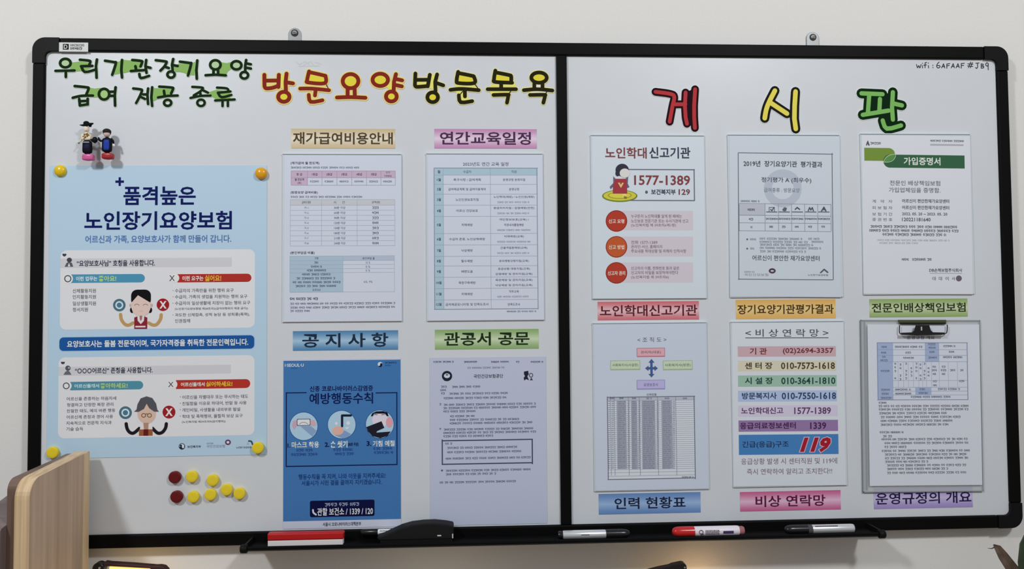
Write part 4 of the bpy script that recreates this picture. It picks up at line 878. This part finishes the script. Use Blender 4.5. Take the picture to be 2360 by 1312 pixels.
s.poly('illustration', (78, 78, 86), [(1175, 912), (1212, 880), (1228, 800), (1275, 712), (1365, 680), (1365, 790), (1325, 870), (1245, 915)], 5); s.poly('illustration', (78, 78, 86), [(1365, 680), (1450, 706), (1508, 790), (1525, 880), (1550, 912), (1480, 912), (1405, 860), (1365, 790)], 5)
s.ring('illustration', (96, 64, 44), 1320, 968, 30, 28, 9, 6); s.ring('illustration', (96, 64, 44), 1408, 968, 30, 28, 9, 6); s.line('illustration', (96, 64, 44), [(1345, 955), (1365, 940), (1385, 955)], 8, 6)
s.poly('illustration', (210, 206, 206), [(1262, 1200), (1270, 1110), (1330, 1100), (1400, 1100), (1450, 1110), (1455, 1200)], 4); s.poly('illustration', (164, 130, 114), [(1315, 1080), (1395, 1080), (1390, 1180), (1325, 1180)], 5)
s.rect('illustration', (144, 86, 54), 1250, 1180, 1455, 1275, lv=5); s.rect('illustration', (96, 28, 30), 1318, 1180, 1390, 1275, lv=6)
s.z(360, 810, 5.246)
s.new('printed_badge', 'badge_text', 'body_text'); s.rect('printed_badge', (166, 48, 40), 240, 342, 1137, 450, lv=2, rl='R'); s.disc('printed_badge', (210, 211, 215), 205, 400, 52, 52, lv=3); s.text('badge_text', (70, 66, 78), 'X', 148, 372, 208, 430, bold=0.01, lv=4)
s.text('badge_text', (226, 204, 200), '어르신들께서', 300, 376, 585, 424, bold=0.03, lv=4); s.text('badge_text', (226, 172, 52), '싫어하세요!', 606, 366, 920, 424, bold=0.035, lv=4)
for y, x1, t in ((550, 1112, '어르신을 차별대우 또는 무시하는 태도'), (628, 1092, '친밀함을 이유로 하대어, 반말 등 사용'), (706, 1015, '개인비밀, 사생활을 내외부로 발설'), (784, 1045, '학대 및 폭력행위, 물질적 보상 요구')):
    s.text('body_text', LT, t, 316, y - 23, x1, y + 23, bold=0.008); s.disc('body_text', LT, 292, y, 5)
s.text('body_text', LT, '(노인복지법 제39조의9(금지행위))', 312, 836, 838, 868, bold=0.01)
xdisc(155, 735, 78)
s.disc('logo', (22, 34, 62), 312, 1150, 38, lv=3); s.poly('logo', (200, 212, 226), oval(312, 1150, 30, 30, 14, 170, 350), 4); s.disc('logo', (22, 34, 62), 300, 1140, 13, lv=5); s.disc('logo', (200, 212, 226), 326, 1158, 14, lv=5); s.text('logo', (40, 58, 88), '보건복지부', 378, 1138, 540, 1168, bold=0.015)
s.blur('logo', (120, 140, 170), 610, 1115, 700, 18); s.new('logo'); s.text('logo', (140, 146, 170), '국민건강보험', 610, 1130, 830, 1165, bold=0.01); s.ring('logo', (96, 66, 100), 868, 1100, 26, 24, 18, 3); s.disc('logo', (210, 204, 214), 868, 1100, 17, lv=2)
s.new('logo'); s.text('logo', (60, 84, 112), '노인장기요양보험', 968, 1150, 1150, 1174, bold=0.01); s.line('logo', (54, 68, 92), [(1120, 1085), (1150, 1090), (1165, 1125)], 18, 3, sm=True); s.poly('logo', (150, 166, 190), [(1095, 1125), (1110, 1095), (1125, 1130)], 3)
s.done()

# ================================================================ round magnets
GM = 'round coloured magnets on the left panel'
def magnet(label, px, py, c, r=0.0103, h=0.0075, dome=False, y0=YS, rim=None):
    f = P(px, py, y0 - h); k = M(); mt = mat(c, 0.35 if not dome else 0.22, 0.25 if not dome else 0.5)
    if dome: prof = [(r * 0.93, 0), (r, 0.0015)] + [(r * cos(radians(a)), 0.0025 + (h - 0.0005) * sin(radians(a))) for a in range(0, 86, 12)] + [(0.0004, 0.0025 + h - 0.0005)]
    else: prof = [(r * 0.9, 0), (r * 0.96, 0.001), (r, h * 0.8), (r * 0.96, h * 0.94), (r * 0.88, h), (r * 0.5, h * 1.01), (0.0004, h * 1.01)]
    k.lathe(prof, (f.x, y0 - 0.00002, f.z), (0, -1, 0), mt, 32)
    tag(k.build('magnet', origin=(f.x, y0, f.z)), label, 'magnet', GM)
YPo = YS - 0.0008
magnet('golden domed magnet pinning the upper left corner of the light blue poster', 135.5, 392.5, (214, 178, 28), 0.0105, dome=True)
magnet('golden orange domed magnet pinning the upper right corner of the light blue poster', 600, 398.5, (212, 148, 24), 0.0108, dome=True, y0=YPo - 0.001)
magnet('yellow flat magnet at the lower left poster corner, above the wooden panels', 119.5, 1044, (222, 186, 40))
magnet('yellow flat magnet pinning the lower right corner of the light blue poster', 593.7, 1033, (224, 186, 40), y0=YPo - 0.001)
RM = (92, 20, 24)
magnet('dark red magnet, upper one of the two under the poster', 401.8, 1101, RM, 0.0108)
magnet('dark red magnet, lower one of the two under the poster', 406, 1146, RM, 0.0108)
for px, py, t in ((441.3, 1099.3, 'loose yellow magnet right beside the upper dark red one'), (489.4, 1107.7, 'loose yellow magnet, second yellow from the upper dark red one'), (444.6, 1146, 'loose yellow magnet right beside the lower dark red one'),
                  (484.3, 1141, 'loose yellow magnet, second yellow from the lower dark red one'), (521.5, 1129.5, 'loose yellow magnet, upper left of the touching pair at the end'), (551, 1138.4, 'loose yellow magnet at the far end, farthest from the dark red ones')):
    magnet(t, px, py, (226, 188, 44))

# ================================================================ two little doll magnets
ZDl = (160, 265, 10.93)
def dp(x, y, yy): v = P(ZDl[0] + x / ZDl[2], ZDl[1] + y / ZDl[2], yy); return Vector((v.x, yy, v.z))
YD = -0.012; K = 0.00079 / 10.93
def blob(mm, x0, y0, x1, y1, d, mt, e=4.5, yy=YD, n=16, rows=8, taper=(1, 1)):
    """rounded upright body from superellipse rings"""
    a = dp(x0, (y0 + y1) / 2, yy); b = dp(x1, (y0 + y1) / 2, yy); t = dp((x0 + x1) / 2, y0, yy); o = dp((x0 + x1) / 2, y1, yy)
    cx = (a.x + b.x) / 2; rx = (b.x - a.x) / 2; vs_ = []; fs = []
    for i in range(rows + 1):
        f = i / rows; z = t.z + (o.z - t.z) * f; q = max(0.25, (1 - abs(2 * f - 1) ** 6) ** 0.5) * (taper[0] + (taper[1] - taper[0]) * f)
        for j in range(n):
            u = 2 * pi * j / n; c, s_ = cos(u), sin(u)
            vs_.append((cx + rx * q * math.copysign(abs(c) ** (2 / e), c), yy + d / 2 * q * math.copysign(abs(s_) ** (2 / e), s_), z))
    for i in range(rows):
        for j in range(n): k = (j + 1) % n; fs.append((i * n + j, (i + 1) * n + j, (i + 1) * n + k, i * n + k))
    fs += [tuple(range(n)), tuple(range((rows + 1) * n - 1, rows * n - 1, -1))]
    mm.add(vs_, fs, mt, True)
SKN = (226, 200, 186); nav = mat((28, 30, 62), 0.4); navd = mat((18, 18, 26), 0.4)
d1 = empty('figurine', dp(450, 1160, YS)); tag(d1, 'tiny doll magnet in a black brimmed hat and pink shoes', 'figurine', 'doll magnets')
d2 = empty('figurine', dp(960, 1130, YS)); tag(d2, 'tiny doll magnet in a blue shirt and red shoes', 'figurine', 'doll magnets')
m = M(); blob(m, 335, 620, 570, 1000, 0.008, navd, taper=(0.92, 1)); blob(m, 370, 735, 535, 880, 0.0084, nav); m.box((dp(342, 712, YD).x, YD - 0.0046, dp(342, 712, YD).z), (dp(525, 690, YD).x, YD - 0.0035, dp(525, 688, YD).z), mat((150, 150, 170))); m.build('body', d1)
m = M(); blob(m, 305, 470, 560, 650, 0.008, mat((214, 200, 180))); m.build('shirt', d1)
m = M()
for x, y, r in ((380, 500, 30), (440, 490, 34), (480, 510, 26), (400, 560, 34), (450, 540, 26), (350, 545, 22), (370, 600, 20)): c = dp(x, y, YD - 0.0036); m.ball((c.x, c.y, c.z), r * K, mat((116, 92, 44)), 8, (1, 0.5, 1))
m.build('floral_blotch', d1)
m = M(); c = dp(430, 360, YD); m.ball(c, 82 * K, mat(SKN), 16, (0.85, 0.8, 1.05)); m.tube([dp(430, 430, YD), dp(430, 490, YD)], 32 * K, mat(SKN)); m.tube([dp(400, 395, YD - 0.0045), dp(455, 395, YD - 0.0045)], 6 * K, mat((190, 130, 110)), 6); m.build('head', d1)
m = M(); m.tube([dp(265, 255, YD), dp(340, 262, YD - 0.002), dp(440, 245, YD - 0.004), dp(540, 232, YD - 0.002), dp(605, 212, YD)], [10 * K, 26 * K, 34 * K, 34 * K, 14 * K], mat((16, 17, 18), 0.5)); c = dp(428, 212, YD); m.ball(c, 72 * K, mat((16, 17, 18), 0.5), 14, (1, 0.9, 0.8)); c = dp(520, 270, YD); m.ball(c, 38 * K, mat((16, 17, 18), 0.5), 10); m.build('hat', d1)
m = M(); m.tube([dp(540, 620, YD), dp(590, 660, YD - 0.002), dp(650, 700, YD - 0.003)], [26 * K, 24 * K, 20 * K], navd); c = dp(640, 630, YD - 0.002); m.ball(c, 70 * K, navd, 12, (1, 0.6, 1.1)); m.build('arm', d1)
m = M(); m.tube([dp(320, 600, YD), dp(285, 660, YD), dp(240, 705, YD)], [22 * K, 16 * K, 12 * K], mat((200, 196, 150))); c = dp(238, 710, YD); m.ball(c, 22 * K, mat((96, 98, 86)), 8); m.build('arm', d1)
pk = mat((186, 84, 138), 0.3, 0.5); m = M(); blob(m, 335, 985, 625, 1160, 0.011, pk, yy=YD - 0.001); m.build('shoes', d1)
m = M(); m.lathe([(0.0035, 0), (0.0035, 0.010)], dp(450, 800, YS - 0.0001), (0, -1, 0), mat((60, 60, 62)), 12); m.build('magnet_base', d1)
blu = mat((34, 58, 146), 0.4); m = M(); blob(m, 832, 560, 1068, 965, 0.008, navd); blob(m, 862, 600, 1045, 930, 0.0086, blu); m.build('body', d2)
m = M(); c = dp(945, 480, YD); m.ball(c, 85 * K, mat((190, 166, 166)), 16, (0.95, 0.8, 0.95)); m.build('head', d2)
m = M(); c = dp(945, 420, YD + 0.0006); m.ball(c, 100 * K, mat((40, 34, 34), 0.4), 16, (1, 0.9, 0.75)); m.tube([dp(858, 420, YD), dp(856, 490, YD)], [18 * K, 10 * K], mat((40, 34, 34))); m.tube([dp(1034, 420, YD), dp(1036, 490, YD)], [18 * K, 10 * K], mat((40, 34, 34))); m.build('hair', d2)
m = M(); m.tube([dp(850, 640, YD), dp(790, 660, YD - 0.001), dp(740, 610, YD - 0.002)], [26 * K, 26 * K, 34 * K], navd); m.tube([dp(740, 610, YD - 0.002), dp(735, 560, YD - 0.002)], [26 * K, 12 * K], navd); m.build('arm', d2)
m = M(); m.tube([dp(1050, 600, YD), dp(1100, 660, YD), dp(1112, 720, YD)], [28 * K, 26 * K, 20 * K], navd); c = dp(1118, 765, YD); m.ball(c, 34 * K, mat((220, 216, 226)), 10, (0.9, 0.8, 1.1)); m.build('arm', d2)
m = M(); blob(m, 830, 955, 1115, 1130, 0.011, mat((146, 30, 34), 0.3, 0.5), yy=YD - 0.001); m.build('shoes', d2)
m = M(); m.lathe([(0.0035, 0), (0.0035, 0.010)], dp(950, 780, YS - 0.0001), (0, -1, 0), mat((60, 60, 62)), 12); m.build('magnet_base', d2)

# ================================================================ things in the marker tray
def X(px, py, y): return P(px, py, y).x
ye = -0.036                                      # front face of the eraser
x0, x1 = X(617, 1245, ye), X(792, 1240, ye)
zt_e = P(704, 1228.5, ye).z; H1 = (zt_e - zf) * 0.44
er = empty('board_eraser', ((x0 + x1) / 2, -0.02, zf)); tag(er, 'red and white board eraser lying in the tray', 'eraser')
m = M(); m.box((x0, ye, zf + 0.0002), (x1 - 0.0015, ye + 0.0135, zf + H1), mat((214, 206, 204), 0.8)); m.build('felt_pad', er, bevel=0.0006)
m = M(); m.box((x0 - 0.0008, ye - 0.0008, zf + H1), (x1, ye + 0.0145, zt_e), mat((168, 26, 26), 0.35, 0.3)); m.build('eraser_body', er, bevel=0.0024)

x0, x1 = X(868, 1245, ye), X(1045, 1240, ye)
be = empty('board_eraser', ((x0 + x1) / 2, -0.02, zf)); tag(be, 'black arched board eraser lying in the tray', 'eraser')
L = x1 - x0; HH = 0.034; pts = [(x0, zf + 0.010), (x0 + 0.004, zf + 0.006), (x1, zf + 0.006)]
top = [(1.0, 0.80), (0.985, 0.86), (0.90, 0.93), (0.75, 1.0), (0.6, 0.99), (0.45, 0.93), (0.32, 0.80), (0.2, 0.60), (0.08, 0.42), (0.0, 0.34)]
m = M(); m.prism(pts[:0] + [(x0 + 0.004, zf + 0.006), (x1, zf + 0.006)] + [(x0 + L * a, zf + HH * b) for a, b in top], ye, -0.007, mat((26, 26, 27), 0.6, 0.1)); m.build('eraser_body', be, bevel=0.002)
m = M(); m.box((x0 + 0.006, ye + 0.001, zf + 0.0002), (x1 - 0.002, -0.008, zf + 0.006), mat((22, 22, 23), 0.9)); m.build('felt_pad', be)
m = M(); m.box((x0 + L * 0.79, ye - 0.0003, zf + 0.0115), (x0 + L * 0.84, ye + 0.001, zf + 0.0135), mat((196, 196, 192))); m.box((x1 - 0.0022, ye - 0.0003, zf + 0.0075), (x1 - 0.0004, ye + 0.001, zf + 0.0150), mat((196, 196, 192))); m.build('label_mark', be)

def marker(name, label, y, px_cap0, px_cap1, px_b1, px_end, r, capc, bodyc, endc, pyc, cap_left=True, collar=None, body_rough=0.3, body_metal=0.0, z=None):
    yy = y; z = (zf + r + 0.0001) if z is None else z
    xs = sorted([X(p, pyc, yy) for p in (px_cap0, px_cap1, px_b1, px_end)])
    o = empty(name, ((xs[0] + xs[-1]) / 2, yy, z - r)); tag(o, label, 'marker', 'markers in the tray')
    a = (1, 0, 0)
    if cap_left: c0, c1, b0, b1, e0, e1 = X(px_cap0, pyc, yy), X(px_cap1, pyc, yy), X(px_cap1, pyc, yy), X(px_b1, pyc, yy), X(px_b1, pyc, yy), X(px_end, pyc, yy); dirn = 1
    else: c0, c1, b0, b1, e0, e1 = X(px_cap0, pyc, yy), X(px_cap1, pyc, yy), X(px_cap1, pyc, yy), X(px_b1, pyc, yy), X(px_b1, pyc, yy), X(px_end, pyc, yy); dirn = -1
    L = abs(c1 - c0); R1 = r * 1.0
    m = M(); m.lathe([(R1 * 0.25, 0), (R1 * 0.62, L * 0.04), (R1 * 0.86, L * 0.13), (R1 * 0.97, L * 0.26), (R1, L * 0.4), (R1, L)], (c0, yy, z), (dirn, 0, 0), capc, 24); m.build('cap', o)
    L2 = abs(b1 - b0); r2 = r * 0.97
    m = M(); m.lathe([(r2 * 0.93, 0), (r2, L2 * 0.02), (r2, L2 * 0.96), (r2 * 0.93, L2)], (b0, yy, z), (dirn, 0, 0), bodyc, 24); bd = m.build('barrel', o)
    L3 = abs(e1 - e0)
    if L3 > 1e-5:
        m = M(); m.lathe([(r * 0.85, 0), (r * 0.85, L3 * 0.7), (r * 0.7, L3)], (b1, yy, z), (dirn, 0, 0), endc, 20); m.build('end_plug', o)
    if collar:
        m = M(); q = X(collar[0], pyc, yy); q2 = X(collar[1], pyc, yy); m.lathe([(r * 1.03, 0), (r * 1.03, abs(q2 - q))], (min(q, q2), yy, z), (1, 0, 0), mat((70, 70, 72)), 20); m.build('collar', o)
    return o, bd, z
silver = mat((206, 208, 212), 0.25, 0.5, 0.55); blackp = mat((20, 20, 22), 0.25, 0.5)
o, bd, z = marker('marker', 'silver-barrelled marker with a shiny black cap, tray centre', -0.034, 1452, 1396, 1297, 1286, 0.0080, blackp, silver, blackp, 1231, cap_left=False)
m = M(); m.box((X(1338, 1225, -0.034), -0.0421, z + 0.0008), (X(1357, 1225, -0.034), -0.0412, z + 0.0022), mat((90, 92, 100))); m.build('barrel_print', bd)
o, bd, z = marker('marker', 'red-capped marker with a white printed barrel', -0.034, 1549, 1599, 1702, 1714, 0.0090, mat((178, 34, 34), 0.2, 0.5), mat((208, 200, 208), 0.35, 0.4), mat((150, 96, 100)), 1225)
m = M(); yy = -0.034 - 0.0090
def tx(t, pa, pb, zz, h, mt): xa, xb = X(pa, 1225, yy), X(pb, 1225, yy); text_to(m, t, (xa + xb) / 2, zz, xb - xa, h, yy - 0.0001, mt, 0.01)
ks = mat((70, 62, 74)); thick(m, [(v[0], v[1]) for v in oval(X(1616, 1225, yy), z + 0.0012, 0.0034, 0.0032, 20)], 0.0011, yy - 0.0001, ks); thick(m, [(X(1612, 1225, yy), z - 0.0055), (X(1621, 1225, yy), z - 0.0022)], 0.0013, yy - 0.0001, ks)
rr = random.Random(3)
for i, zz in enumerate((0.0032, 0.0012, -0.0008, -0.0028)):
    x = X(1626, 1225, yy); xe = X(1655 + 2 * (i % 2), 1225, yy)
    while x < xe: wq = rr.uniform(0.0008, 0.0028); m.flat([(x, z + zz), (x + wq, z + zz), (x + wq, z + zz + 0.0011), (x, z + zz + 0.0011)], yy - 0.0001, ks); x += wq + 0.0006
xa, xb = X(1667, 1225, yy), X(1691, 1225, yy); m.flat([(xa, z - 0.0022), (xb, z - 0.0022), (xb, z + 0.0022), (xa, z + 0.0022)], yy - 0.0001, mat((62, 48, 86)))
m.build('barrel_print', bd)
o, bd, z = marker('marker', 'black-capped marker with a silver barrel near the tray end', -0.034, 1808, 1862, 1966, 1969, 0.0082, blackp, silver, blackp, 1217, collar=(1860, 1870))
m = M()
x = X(1876, 1217, -0.034)
while x < X(1925, 1217, -0.034): wq = rr.uniform(0.001, 0.003); m.box((x, -0.0398, z + 0.0054), (x + wq, -0.0388, z + 0.0072), mat((80, 84, 90))); x += wq + 0.0007
m.build('barrel_print', bd)
o, bd, z = marker('marker', 'white marker half hidden behind the black arched eraser', -0.0, 862, 870, 930, 935, 0.0052, blackp, mat((206, 210, 222), 0.35, 0.4), blackp, 1221, z=zf) if False else (None, None, None)
yw = -0.0035 - 0.0050
xs0, xs1 = X(871, 1222, ye), X(926, 1222, ye)
mk = empty('marker', ((xs0 + xs1) / 2, ye + 0.012, zf)); tag(mk, 'pale marker peeking out behind the black arched eraser', 'marker', 'markers in the tray')
zc = P(898, 1224, -0.006).z
m = M(); m.lathe([(0.0050, 0), (0.0052, 0.002), (0.0052, 0.058), (0.0048, 0.060)], (X(871, 1222, -0.0085), -0.0085, zc - 0.001), (1, 0, 0), mat((206, 210, 222), 0.35, 0.4), 20); bd = m.build('barrel', mk)
m = M(); m.lathe([(0.0030, 0), (0.0056, 0.003), (0.0058, 0.030)], (X(871, 1222, -0.0085) - 0.030, -0.0085, zc - 0.001), (1, 0, 0), blackp, 20); m.build('cap', mk)
m = M()
for i in range(14): xx = X(876, 1222, -0.0085) + i * 0.0026; m.box((xx, -0.0133, zc + 0.0012), (xx + 0.0019, -0.0125, zc + 0.0028), mat((110, 116, 136)))
m.build('barrel_print', bd)

# ================================================================ wooden panels, lower left
def wood(name, c, c2):
    return noise_mat(name, c, 9, 0.3, rough=0.5, spec=0.3, stretch=(1.0, 5.5, 0.22), c2=c2, detail=5)
wf = wood('wood_face', (184, 160, 138), (154, 130, 108)); we = noise_mat('wood_edge', (206, 182, 146), 30, 0.2, rough=0.45, spec=0.35, stretch=(6, 1, 0.1), c2=(168, 140, 106)); wdk = wood('wood_dark', (118, 96, 84), (92, 74, 64)); wg = wood('wood_grey', (122, 108, 106), (96, 84, 82))
def side_panel(name, label, x0, x1, yn, yf, zn, zfar, rad, face, edge_m, zbot=-0.45):
    """upright board at right angles to the wall; yn near end, yf wall end; rounded near top corner"""
    prof = [(yf, zbot), (yf, zfar)]
    for i in range(9):
        t = radians(90 * i / 8); prof.append((yn + rad - rad * sin(t), zn - rad + rad * cos(t)))
    prof.append((yn, zbot)); n = len(prof)
    m = M(); vs_ = [(x0, y, z) for y, z in prof] + [(x1, y, z) for y, z in prof]
    m.add(vs_, [tuple(range(n)), tuple(range(2 * n - 1, n - 1, -1))], face)
    o = m.build(name, origin=((x0 + x1) / 2, (yn + yf) / 2, zbot))
    e = M(); e.add(vs_, [(i, i + n, (i + 1) % n + n, (i + 1) % n) for i in range(n)], edge_m, False); e.build('edge_band', o)
    if name == 'wooden_panel' and 'light' in label:
        g = M(); g.box((x1 - 0.0005, yf - 0.020, zbot), (x1 + 0.0008, yf, zfar - 0.001), edge_m); g.build('edge_strip', o)
    tag(o, label, 'wooden panel'); return o
zn_ = P(62, 1103, -0.185).z; zf_ = P(203, 1040, -0.016).z; xr = P(204.5, 1150, -0.016).x
side_panel('wooden_panel', 'light wood upright panel with a rounded front corner, lower left', xr - 0.022, xr, -0.195, -0.016, zn_, zf_, 0.030, wf, we)
xd = xr - 0.0225
side_panel('wooden_panel', 'darker brown panel standing close behind the light wood one', xd - 0.016, xd, -0.185, -0.016, zn_ - 0.001, zf_ - 0.004, 0.018, wdk, wdk)
zg = P(8, 1208, -0.20).z
side_panel('wooden_panel', 'low grey-brown panel at the lower left edge of the photo', xd - 0.075, xd - 0.0165, -0.20, -0.016, zg - 0.008, zg + 0.03, 0.004, wg, wg)

# ================================================================ two lamps peeking in at the bottom edge
lam = mat((22, 20, 22), 0.3, 0.5); yl = -0.045
glow = bpy.data.materials.new('lamp_glow'); glow.use_nodes = True
gb = glow.node_tree.nodes['Principled BSDF']; gb.inputs['Base Color'].default_value = (0.9, 0.7, 0.3, 1); gb.inputs['Emission Color'].default_value = (1.0, 0.62, 0.16, 1); gb.inputs['Emission Strength'].default_value = 1.3
def q3(px, py, y): v = P(px, py, y); return (v.x, y, v.z)
l1 = empty('table_lamp', q3(300, 1380, yl)); tag(l1, 'black lamp head with round joint and glowing yellow strip, bottom left', 'lamp', 'lamps at the bottom edge')
c = P(231, 1308, yl)
m = M(); m.lathe([(0.0085, 0), (0.0098, 0.001), (0.0098, 0.013), (0.0085, 0.014)], (c.x, yl + 0.006, c.z), (0, -1, 0), lam, 24); j = m.build('joint', l1)
m = M(); m.lathe([(0.0020, 0), (0.0018, 0.001)], (c.x + 0.0028, yl - 0.008, c.z + 0.0015), (0, -1, 0), chrome, 12); m.build('screw', j)
def strip3(mm, top, bot, yf, yb, mt):
    q = [(P(*p, yf).x, P(*p, yf).z) for p in top] + [(P(*p, yf).x, P(*p, yf).z) for p in reversed(bot)]; q.reverse(); mm.prism(q, yf, yb, mt)
m = M(); strip3(m, [(238, 1297), (250, 1299), (300, 1302), (355, 1306.5), (366, 1306), (376, 1308), (384, 1316)], [(238, 1307), (252, 1306), (300, 1308.5), (345, 1311), (352, 1316), (366, 1322), (384, 1324)], yl - 0.006, yl + 0.008, mat((60, 36, 36), 0.3, 0.5)); m.build('lamp_housing', l1, bevel=0.0008)
m = M(); strip3(m, [(252, 1307), (300, 1309), (346, 1312)], [(252, 1345), (300, 1350), (346, 1354)], yl - 0.003, yl + 0.005, glow); m.build('lamp_glass', l1)
m = M(); m.tube([q3(231, 1312, yl), q3(226, 1400, yl), q3(222, 1560, yl)], 0.006, lam); m.build('lamp_arm', l1)
l2 = empty('table_lamp', q3(1550, 1380, yl)); tag(l2, 'black lamp head with an angled top at the bottom edge, right of centre', 'lamp', 'lamps at the bottom edge')
m = M(); strip3(m, [(1470, 1324), (1520, 1311), (1545, 1306), (1551, 1303), (1572, 1298.5), (1578, 1299), (1582, 1304), (1586, 1330)], [(1470, 1352), (1500, 1352), (1530, 1352), (1545, 1352), (1555, 1352), (1565, 1352), (1575, 1352), (1588, 1352)], yl - 0.006, yl + 0.008, lam); m.build('lamp_housing', l2, bevel=0.0008)
c = P(1576, 1306, yl); m = M(); m.lathe([(0.0016, 0), (0.0014, 0.001)], (c.x, yl - 0.006, c.z), (0, -1, 0), chrome, 12); m.build('screw', l2)
m = M(); m.tube([q3(1560, 1340, yl), q3(1566, 1420, yl), q3(1570, 1560, yl)], 0.006, lam); m.build('lamp_arm', l2)
m = M(); strip3(m, [(1480, 1352), (1530, 1352), (1580, 1352)], [(1480, 1362), (1530, 1362), (1580, 1362)], yl - 0.004, yl + 0.006, glow); m.build('lamp_glass', l2)
v = q3(1625, 1372, -0.03); point('warm_light', v, 0.10, (1.0, 0.60, 0.25), 0.02)
v = q3(410, 1400, -0.05); point('warm_light', v, 0.03, (1.0, 0.66, 0.36), 0.03)
v = q3(1000, 1480, -0.10); point('warm_light', v, 0.12, (1.0, 0.76, 0.5), 0.05)  # unseen warm fill below the middle of the tray, part of neither lamp

# ================================================================ plant leaves, lower right
def leaf_mesh(mm, spine, widths, y_of, mt, curl=0.25, n=6):
    """spine points in photo pixels on a depth plane; blade with a crease along the middle and real thickness"""
    pts = [Vector(q3(px, py, y)) for (px, py), y in zip(spine, y_of)]; k = len(pts); rows_ = []
    for i, p in enumerate(pts):
        d = (pts[min(i + 1, k - 1)] - pts[max(0, i - 1)]).normalized(); u = d.cross(Vector((0, 1, 0))).normalized(); r = []
        for j in range(-n, n + 1):
            t = j / n; r.append(p + u * (widths[i] * t) + Vector((0, 1, 0)) * (-curl * widths[i] * abs(t)))
        rows_.append(r)
    c = 2 * n + 1; vs_ = [v for r in rows_ for v in r]; N = len(vs_); vs_ += [v + Vector((0, 0.0008, 0)) for v in vs_]
    fs = []
    for i in range(k - 1):
        for j in range(c - 1):
            a = i * c + j; fs.append((a, a + 1, a + c + 1, a + c)); fs.append((a + N, a + c + N, a + c + 1 + N, a + 1 + N))
    for i in range(k - 1):
        for j in (0, c - 1): a = i * c + j; fs.append((a, a + c, a + c + N, a + N))
    mm.add(vs_, fs, mt, True)
lfg = noise_mat('leaf_green', (52, 66, 48), 60, 0.3, rough=0.35, spec=0.45, c2=(34, 48, 32)); lfb = noise_mat('leaf_brown', (104, 88, 76), 50, 0.3, rough=0.4, spec=0.4, c2=(66, 54, 46))
pl = empty('potted_plant', q3(2420, 1700, -0.10)); tag(pl, 'plant with dark green and brownish leaves at the lower right edge', 'plant')
m = M(); leaf_mesh(m, [(2373, 1222), (2374, 1232), (2376, 1250), (2380, 1290), (2388, 1350), (2396, 1420), (2402, 1480)], [0.002, 0.012, 0.022, 0.029, 0.031, 0.022, 0.004], [-0.10, -0.10, -0.10, -0.10, -0.10, -0.10, -0.10], lfg, curl=0.12)
lf = m.build('leaf', pl)
m = M(); m.tube([q3(2373, 1222, -0.0985), q3(2380, 1290, -0.0985), q3(2396, 1420, -0.0985), q3(2402, 1480, -0.0985)], [0.0004, 0.001, 0.0014, 0.0016], mat((84, 100, 70))); m.build('midrib', lf)
m = M(); leaf_mesh(m, [(2290, 1256), (2297, 1262), (2308, 1280), (2327, 1307), (2347, 1337), (2366, 1370), (2385, 1420)], [0.0012, 0.0058, 0.0085, 0.010, 0.012, 0.010, 0.003], [-0.12, -0.12, -0.12, -0.12, -0.12, -0.12, -0.12], lfb, curl=0.5)
lf = m.build('leaf', pl); lf['label'] = 'folded brownish leaf'
m = M(); m.tube([q3(2276, 1264, -0.12), q3(2285, 1265, -0.1205), q3(2292, 1262, -0.1195)], [0.0003, 0.0007, 0.0010], mat((58, 56, 44)), 8); m.build('leaf_tip', lf)
m = M(); m.tube([q3(2402, 1480, -0.10), q3(2406, 1560, -0.10), q3(2420, 1700, -0.10)], [0.002, 0.003, 0.004], mat((70, 76, 52))); m.tube([q3(2385, 1420, -0.12), q3(2398, 1500, -0.11), q3(2406, 1560, -0.10)], [0.0015, 0.002, 0.003], mat((70, 76, 52))); m.build('stem', pl)
